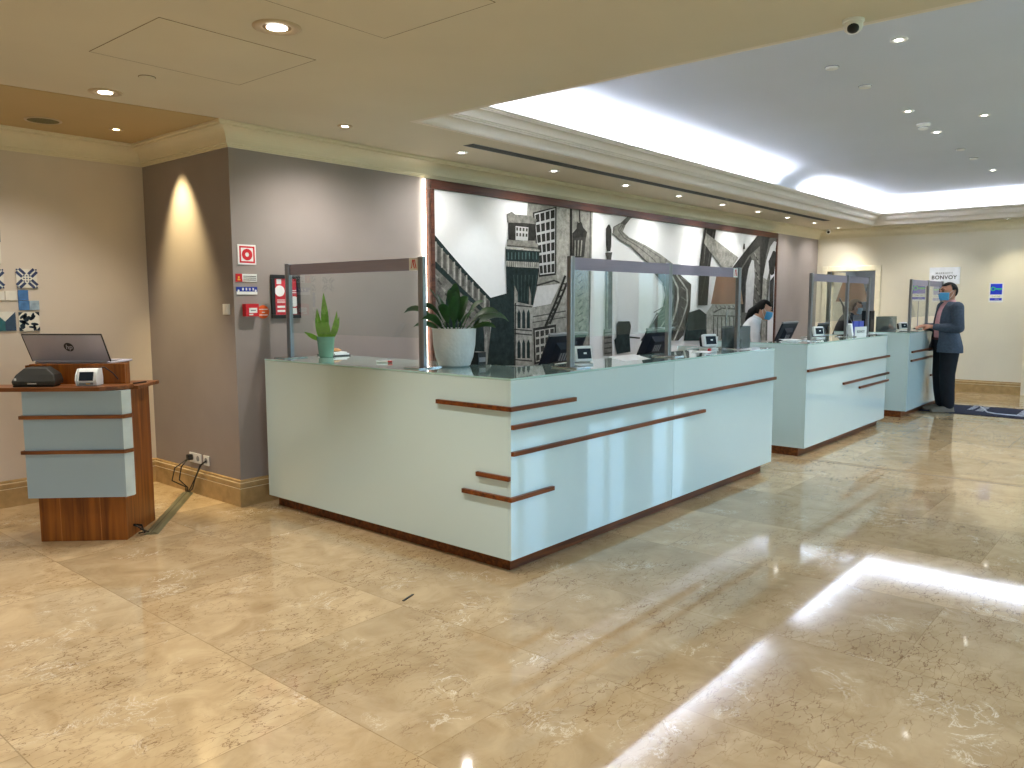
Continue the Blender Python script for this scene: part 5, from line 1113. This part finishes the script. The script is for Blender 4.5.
# ------------------------------------------------------------------ door mat
M_mat = mat('navy_mat_pile', (22, 28, 58), .95, nscale=60, namp=.3, bump=.3, bscale=400)
t = thing('floor_mat', 'long dark navy mat with white lettering in front of far counter', 'mat', (9.1, -1.6, 0))
B().box(8.63, 9.62, -3.4, .0, .0005, .009).build('pile', M_mat, t, True, bevel=.003)
RM = (0, 0, -PI/2)
M_matw = mat('mat_white_yarn', (214, 218, 226), .9)
words('small_lettering', 'MARRIOTT', .1, M_matw, t, (.28, 1.06, .0095), (0, 0, 0), .0005, spacing=1.1); words('small_lettering', 'BONVOY', .13, M_matw, t, (.2, .93, .0095), (0, 0, 0), .0005, bold=.002)
B().tube([(9.5, -.60, .0098), (9.3, -.68, .0098), (9.1, -.73, .0098), (8.95, -.78, .0098), (8.86, -.88, .0098), (8.83, -1.02, .0098), (8.84, -1.12, .0098)], .012, 6).build('curved_line', M_matw, t, True)
words('large_lettering', 'BONVOY', .17, M_matw, t, (.06, .42, .0095), (0, 0, 0), .0005, bold=.004)
t = thing('dropped_clip', 'tiny dark clip lying on the marble in front of counter', 'clip', (-.6, .186, 0), .3); B().box(-.05, .05, -.006, .006, .0005, .005).build('clip', M_dark, t, bevel=.001)
# ------------------------------------------------------------------ people
def fuse(b, name, m, parent, voxel=.008, smooth=4, cut=None):
    """fuse overlapping closed pieces into one continuous skin"""
    bmesh.ops.recalc_face_normals(b.bm, faces=b.bm.faces[:])
    me = bpy.data.meshes.new('tmp'); b.bm.to_mesh(me); b.bm.free(); o = bpy.data.objects.new('tmp', me); COL.objects.link(o)
    r = o.modifiers.new('r', 'REMESH'); r.mode = 'VOXEL'; r.voxel_size = voxel
    s = o.modifiers.new('s', 'SMOOTH'); s.factor = .5; s.iterations = smooth
    dg = bpy.context.evaluated_depsgraph_get(); nm = bpy.data.meshes.new_from_object(o.evaluated_get(dg)); bpy.data.objects.remove(o); bpy.data.meshes.remove(me)
    if cut:
        bm = bmesh.new(); bm.from_mesh(nm); bmesh.ops.delete(bm, geom=[f for f in bm.faces if cut(f.calc_center_median())], context='FACES'); bm.to_mesh(nm); bm.free()
    nm.name = name; nm.materials.clear(); nm.materials.append(m)
    for p in nm.polygons: p.use_smooth = True
    q = bpy.data.objects.new(name, nm); COL.objects.link(q); q.parent = parent
    return q
SK = mat('skin_tan', (198, 140, 114), .5, nscale=30, namp=.05); SKL = mat('skin_light', (206, 158, 132), .5, nscale=30, namp=.05)
HAIR = mat('black_hair', (13, 11, 11), .6, spec=.2, nscale=60, namp=.4); HAIRB = mat('brown_hair', (110, 84, 62), .7, spec=.2, nscale=60, namp=.3)
MASKB = mat('blue_mask_fabric', (92, 176, 226), .8, nscale=50, namp=.05); MASKP = mat('pale_mask_fabric', (190, 210, 226), .8)
EYE = mat('dark_eye', (24, 18, 16), .2)
def ering(c, rx, ry, n=24): return [(c[0]+rx*math.cos(2*PI*i/n), c[1]+ry*math.sin(2*PI*i/n), c[2]) for i in range(n)]
def hand(b, wrist, fwd, palm_n, side, curl=.9, s=1.0):
    """palm, four unequal bent fingers and a thumb leaving the side of the palm; side=+1 puts the thumb on cross(fwd, palm_n)"""
    w, f, pn = Vector(wrist), Vector(fwd).normalized(), Vector(palm_n); pn = (pn-f*pn.dot(f)).normalized(); t = f.cross(pn)*side
    b.limb([(w, .026*s), (w+f*.03*s, .027*s)])
    M = Matrix((f, t, pn)).transposed().to_4x4(); b.ball(w+f*.058*s, .042*s, (1.12, 1.0, .42), M)
    for k, (off, L) in enumerate(((.030, .072), (.010, .080), (-.010, .074), (-.029, .058))):
        p = w+f*.092*s+t*off*s; d = f.copy(); pts = [(w+f*.06*s+t*off*.9*s, .0105*s), (p, .0105*s)]
        for j, fr in enumerate((.45, .32, .23)):
            a = curl*(.6+.5*j)*.55; d = (d*math.cos(a)+pn*math.sin(a)).normalized(); p = p+d*L*fr*s; pts.append((p, (.0098-.0012*j)*s))
        b.limb(pts, 10)
    p0 = w+f*.03*s+t*.024*s; p1 = p0+(f*.55+t*.62+pn*.25).normalized()*.036*s; p2 = p1+(f*.85+t*.12+pn*.45).normalized()*.032*s; p3 = p2+(f*.8-t*.2+pn*.5).normalized()*.024*s
    b.limb([(p0, .0135*s), (p1, .0125*s), (p2, .0115*s), (p3, .0095*s)], 10)
def person(label, loc, rotz, lean=0., head_yaw=0., head_pitch=0., arms=None, skin=SK, hair='short', hairm=HAIR, mask=MASKB, top=None, jacket=None, trousers=None, shoes=None, girth=1.0, height=1.74, group=None, belt=None):
    t = thing('person', label, 'person', loc, rotz, group)
    k = height/1.74
    Lm = Matrix.Translation((0, 0, .95)) @ Matrix.Rotation(lean, 4, 'Y') @ Matrix.Translation((0, 0, -.95))
    U = lambda p: Lm @ Vector(p)
    hc = U((.025, 0, 1.605))
    HM = Matrix.Translation(hc) @ Matrix.Rotation(head_yaw, 4, 'Z') @ Matrix.Rotation(head_pitch, 4, 'Y')
    hp = lambda p: HM @ Vector(p)
    # --- body, one surface
    b = B()
    hips = [(0, s*.09, .92) for s in (1, -1)]
    for s in (1, -1):
        b.limb([((-.01, s*.09, .9), .085), ((.01, s*.088, .50), .056), ((0, s*.088, .42), .056), ((-.02, s*.086, .10), .037)]); b.limb([((-.03, s*.086, .05), .036), ((.06, s*.094, .035), .034), ((.14, s*.1, .028), .026)])
    torso = [(.86, .0, .10, .15), (.95, .0, .105, .155), (1.08, .015*girth, .10*girth, .14), (1.22, .01, .11, .155), (1.34, .0, .10, .165), (1.42, -.01, .075, .15), (1.46, -.012, .05, .075)]
    def tring(z, x, rx, ry, gx=0., gy=0.):
        return [U(p) for p in ering((x, 0, z), rx+gx, ry+gy)]
    b.loft([tring(*q) for q in torso])
    b.limb([(U((-.012, 0, 1.43)), .062), (U((.0, 0, 1.5)), .055), (hc+Vector((-.012, 0, -.06)), .055)])
    b.ball(hc, 1, (.098, .077, .118), HM.to_3x3().to_4x4()); b.ball(hp((.03, 0, -.055)), 1, (.066, .058, .064), HM.to_3x3().to_4x4()); b.ball(hp((.055, 0, -.095)), .026)
    b.limb([(hp((.088, 0, .018)), .010), (hp((.108, 0, -.016)), .015)], 10)
    for s in (1, -1):
        b.ball(hp((.0, s*.077, -.005)), 1, (.020, .009, .033), HM.to_3x3().to_4x4()); b.ball(hp((.098, s*.012, -.022)), .009); b.ball(hp((.075, s*.034, .03)), .02)
    b.ball(hp((.094, 0, -.056)), 1, (.010, .026, .007), HM.to_3x3().to_4x4()); b.ball(hp((.093, 0, -.068)), 1, (.010, .022, .007), HM.to_3x3().to_4x4())
    joints = []
    for s, (el, wr, fd, pn, cu) in zip((1, -1), arms):
        sh = U((-.01, s*.175, 1.405)); el, wr = Vector(el), Vector(wr); joints.append((s, sh, el, wr))
        b.limb([(sh, .052), (sh.lerp(el, .5), .045), (el, .038), (el.lerp(wr, .4), .037), (wr, .027)]); hand(b, wr, fd, pn, s if True else -s, cu)
    body = fuse(b, 'body', skin, t, .0065, 3)
    # eyes and brows
    for s in (1, -1):
        e = B(); e.ball(hp((.0885, s*.033, .018)), .0105); e.build('eye', EYE, body, smooth=True)
        e = B(); e.limb([(hp((.099, s*.016, .040)), .0045), (hp((.094, s*.034, .046)), .005), (hp((.082, s*.052, .040)), .0035)], 8); e.build('eyebrow', hairm, body, smooth=True)
    # --- trousers and shoes
    b = B()
    for s in (1, -1): b.limb([((-.01, s*.085, .9), .115), ((.012, s*.09, .52), .09), ((.0, s*.09, .3), .082), ((-.02, s*.088, .105), .07)])
    b.loft([[p for p in ering((x, 0, z), rx, ry)] for z, x, rx, ry in ((.84, 0, .115, .165), (.92, .005, .12*girth, .172), (1.0, .01, .118*girth, .162))])
    fuse(b, 'trousers', trousers, t, .01, 5)
    for s in (1, -1):
        b = B(); b.limb([((-.05, s*.088, .047), .042), ((.05, s*.096, .042), .043), ((.135, s*.102, .034), .034), ((.175, s*.104, .03), .026)]); b.box(-.085, .19, s*.098-.04, s*.098+.04, .003, .02); fuse(b, 'shoe', shoes, t, .008, 3)
    # --- shirt
    b = B(); b.loft([tring(z, x, rx, ry, .014, .014) for z, x, rx, ry in [(.97, .008, .10*girth, .15)]+torso[2:-1]+[(1.47, -.008, .058, .07)]])
    for s, sh, el, wr in joints:
        if not jacket: b.limb([(sh, .064), (sh.lerp(el, .5), .056), (el, .05), (el.lerp(wr, .86), .038)])
        else: b.limb([(sh, .058), (el, .044), (el.lerp(wr, .92), .036)])
    fuse(b, 'shirt', top, t, .008, 4)
    b = B(); b.loft([tring(1.455, -.008, .066, .074), tring(1.50, .0, .062, .068), tring(1.503, .0, .056, .062), tring(1.456, -.008, .056, .064), tring(1.455, -.008, .066, .074)], caps=False); b.build('collar', top, t, smooth=True)
    if belt: b = B(); b.loft([ering((.01, 0, z), .124*girth, .168) for z in (.972, 1.0)]); b.build('belt', belt, t, smooth='auto')
    if jacket:
        b = B(); b.loft([tring(z, x, rx, ry, .030, .032) for z, x, rx, ry in [(.80, -.004, .146, .212), (.88, -.002, .142, .206), (.95, 0, .128, .182)]+torso[2:-1]+[(1.475, -.014, .052, .075)]])
        for s, sh, el, wr in joints: b.limb([(sh, .075), (sh.lerp(el, .5), .068), (el, .062), (el.lerp(wr, .5), .055), (el.lerp(wr, .88), .045)])
        inv = Lm.inverted()
        def cut(c):
            q = inv @ c; near = min(abs((c-el).length) for _, _, el, _ in joints)
            op = .066+.10*max(0, (1.46-q.z))*.55
            arm = any(((c-w).length+(c-e).length) < (w-e).length+.05 for _, _, e, w in joints)
            return (q.x > .02 and abs(q.y-.0) < op and not arm) or q.z < .805
        j = fuse(b, 'jacket', jacket, t, .009, 5, cut)
        j.modifiers.new('s', 'SOLIDIFY').thickness = .006
    # --- hair
    b = B(); R3 = HM.to_3x3().to_4x4()
    b.ball(hp((-.008, 0, .016)), 1, (.104, .084, .116), R3, 32, 20)
    if hair == 'bun': b.limb([(hp((-.085, 0, .01)), .045), (hp((-.135, 0, -.06)), .05), (hp((-.15, 0, -.15)), .042), (hp((-.13, 0, -.24)), .02)])
    if hair == 'bob': b.limb([(hp((-.06, 0, -.03)), .066), (hp((-.07, 0, -.10)), .045)])
    if hair == 'long':
        for s in (1, -1): b.limb([(hp((-.03, s*.07, .0)), .04), (hp((-.05, s*.075, -.09)), .038), (hp((-.05, s*.06, -.16)), .03)])
        b.limb([(hp((-.08, 0, -.02)), .055), (hp((-.09, 0, -.15)), .05)])
    hinv = HM.inverted()
    hl = .082 if hair == 'short' else .062
    def hcut(c):
        q = hinv @ c
        if q.x > .0 and q.z < hl+.35*max(0, .06-q.x) and abs(q.y) < .2 and not (hair == 'long' and q.x < .02): return True
        return q.x > (-.05 if hair != 'bob' else -.02) and q.z < -.005+(.0 if hair != 'short' else .03) and hair != 'long' or (hair == 'short' and q.z < -.055)
    h = fuse(b, 'hair', hairm, t, .007, 3, hcut); h.modifiers.new('s', 'SOLIDIFY').thickness = .004
    # --- mask
    b = B(); n, mrows = 18, 9; rows = []
    for i in range(mrows):
        v = i/(mrows-1); z = -.008-.098*v; row = []
        for jx in range(n+1):
            a = (jx/n-.5)*PI*.86; bulge = math.cos(a)**2*(.020*math.sin(PI*(v*.8+.12))+.006)
            row.append(hp(((.084-.012*v)*math.cos(a)+bulge+.016, (.079-.016*v)*math.sin(a), z+.006*math.cos(a)*(1-v))))
        rows.append(row)
    b.loft(rows, caps=False, closed=False); mk = b.build('face_mask', mask, t, smooth=True); mk.modifiers.new('s', 'SOLIDIFY').thickness = .003
    for s in (1, -1):
        b = B(); b.tube([hp((.035, s*.077, -.015)), hp((-.005, s*.089, .022)), hp((-.02, s*.086, -.0)), hp((.0, s*.08, -.04)), hp((.03, s*.069, -.09))], .0018, 6); b.build('ear_loop', M_white, mk)
    return t
person('man in grey cardigan, pink shirt and blue mask at the far counter', (8.78, -.27, 0), math.radians(126), lean=-.03, head_yaw=.12, head_pitch=.05,
       arms=[((-.02, .25, 1.13), (.21, .10, 1.145), (.8, -.6, .15), (.1, -.5, -.85), .8), ((.0, -.24, 1.12), (.24, -.07, 1.145), (.8, .55, .1), (.1, .5, -.85), .8)],
       skin=SK, top=mat('pink_shirt', (226, 168, 172), .7), jacket=mat('grey_cardigan', (70, 82, 98), .9, nscale=40, namp=.15, bump=.3, bscale=200), trousers=mat('dark_trousers', (14, 17, 26), .85, nscale=20, namp=.2), shoes=mat('beige_shoes', (120, 108, 92), .6), girth=1.12, height=1.74, belt=mat('maroon_belt', (90, 26, 30), .5)).scale = (1.1, 1.14, 1.01)
person('dark haired woman in white shirt and blue mask bent over a monitor', (5.53, 1.24, 0), math.radians(-66), lean=.45, head_yaw=0, head_pitch=.25,
       arms=[((.24, .25, 1.08), (.42, .13, .90), (.9, -.1, -.3), (0, -.1, -1), .6), ((.24, -.25, 1.08), (.42, -.13, .90), (.9, .1, -.3), (0, .1, -1), .6)],
       skin=SKL, hair='bun', hairm=HAIR, top=mat('white_shirt', (232, 234, 238), .75), trousers=mat('black_skirt_cloth', (18, 18, 22), .85), shoes=mat('black_shoes', (16, 16, 18), .5)).scale = (.92, .92, .92)
person('brown haired woman in black clothes and pale mask behind the screen', (8.80, 1.22, 0), math.radians(-66), lean=.42, head_yaw=0, head_pitch=.15,
       arms=[((.24, .25, 1.08), (.42, .13, .90), (.9, -.1, -.3), (0, -.1, -1), .6), ((.24, -.25, 1.08), (.42, -.13, .90), (.9, .1, -.3), (0, .1, -1), .6)],
       skin=SKL, hair='bob', hairm=HAIRB, mask=MASKP, top=mat('black_shirt', (20, 20, 24), .8), trousers=mat('black_skirt_cloth', (18, 18, 22), .85), shoes=mat('black_shoes', (16, 16, 18), .5)).scale = (.92, .92, .92)
# ------------------------------------------------------------------ camera and view
cd = bpy.data.cameras.new('camera'); cam = bpy.data.objects.new('camera', cd); COL.objects.link(cam)
cd.sensor_fit = 'HORIZONTAL'; cd.sensor_width = 36.; cd.lens = 795.805/1024*36; cd.clip_start = .05; cd.clip_end = 100
yaw, pitch, roll = CAM[3:6]
f = Vector((math.cos(pitch)*math.cos(yaw), math.cos(pitch)*math.sin(yaw), math.sin(pitch))); r = f.cross(Vector((0, 0, 1))).normalized(); u = r.cross(f)
r2 = r*math.cos(roll)+u*math.sin(roll); u2 = u*math.cos(roll)-r*math.sin(roll)
Mx = Matrix((r2, u2, -f)).transposed().to_4x4(); Mx.translation = Vector(CAM[:3]); cam.matrix_world = Mx
scn.camera = cam
scn.view_settings.view_transform = 'Standard'; scn.view_settings.look = 'None'; scn.view_settings.exposure = EXPOSURE; scn.view_settings.gamma = 1.0
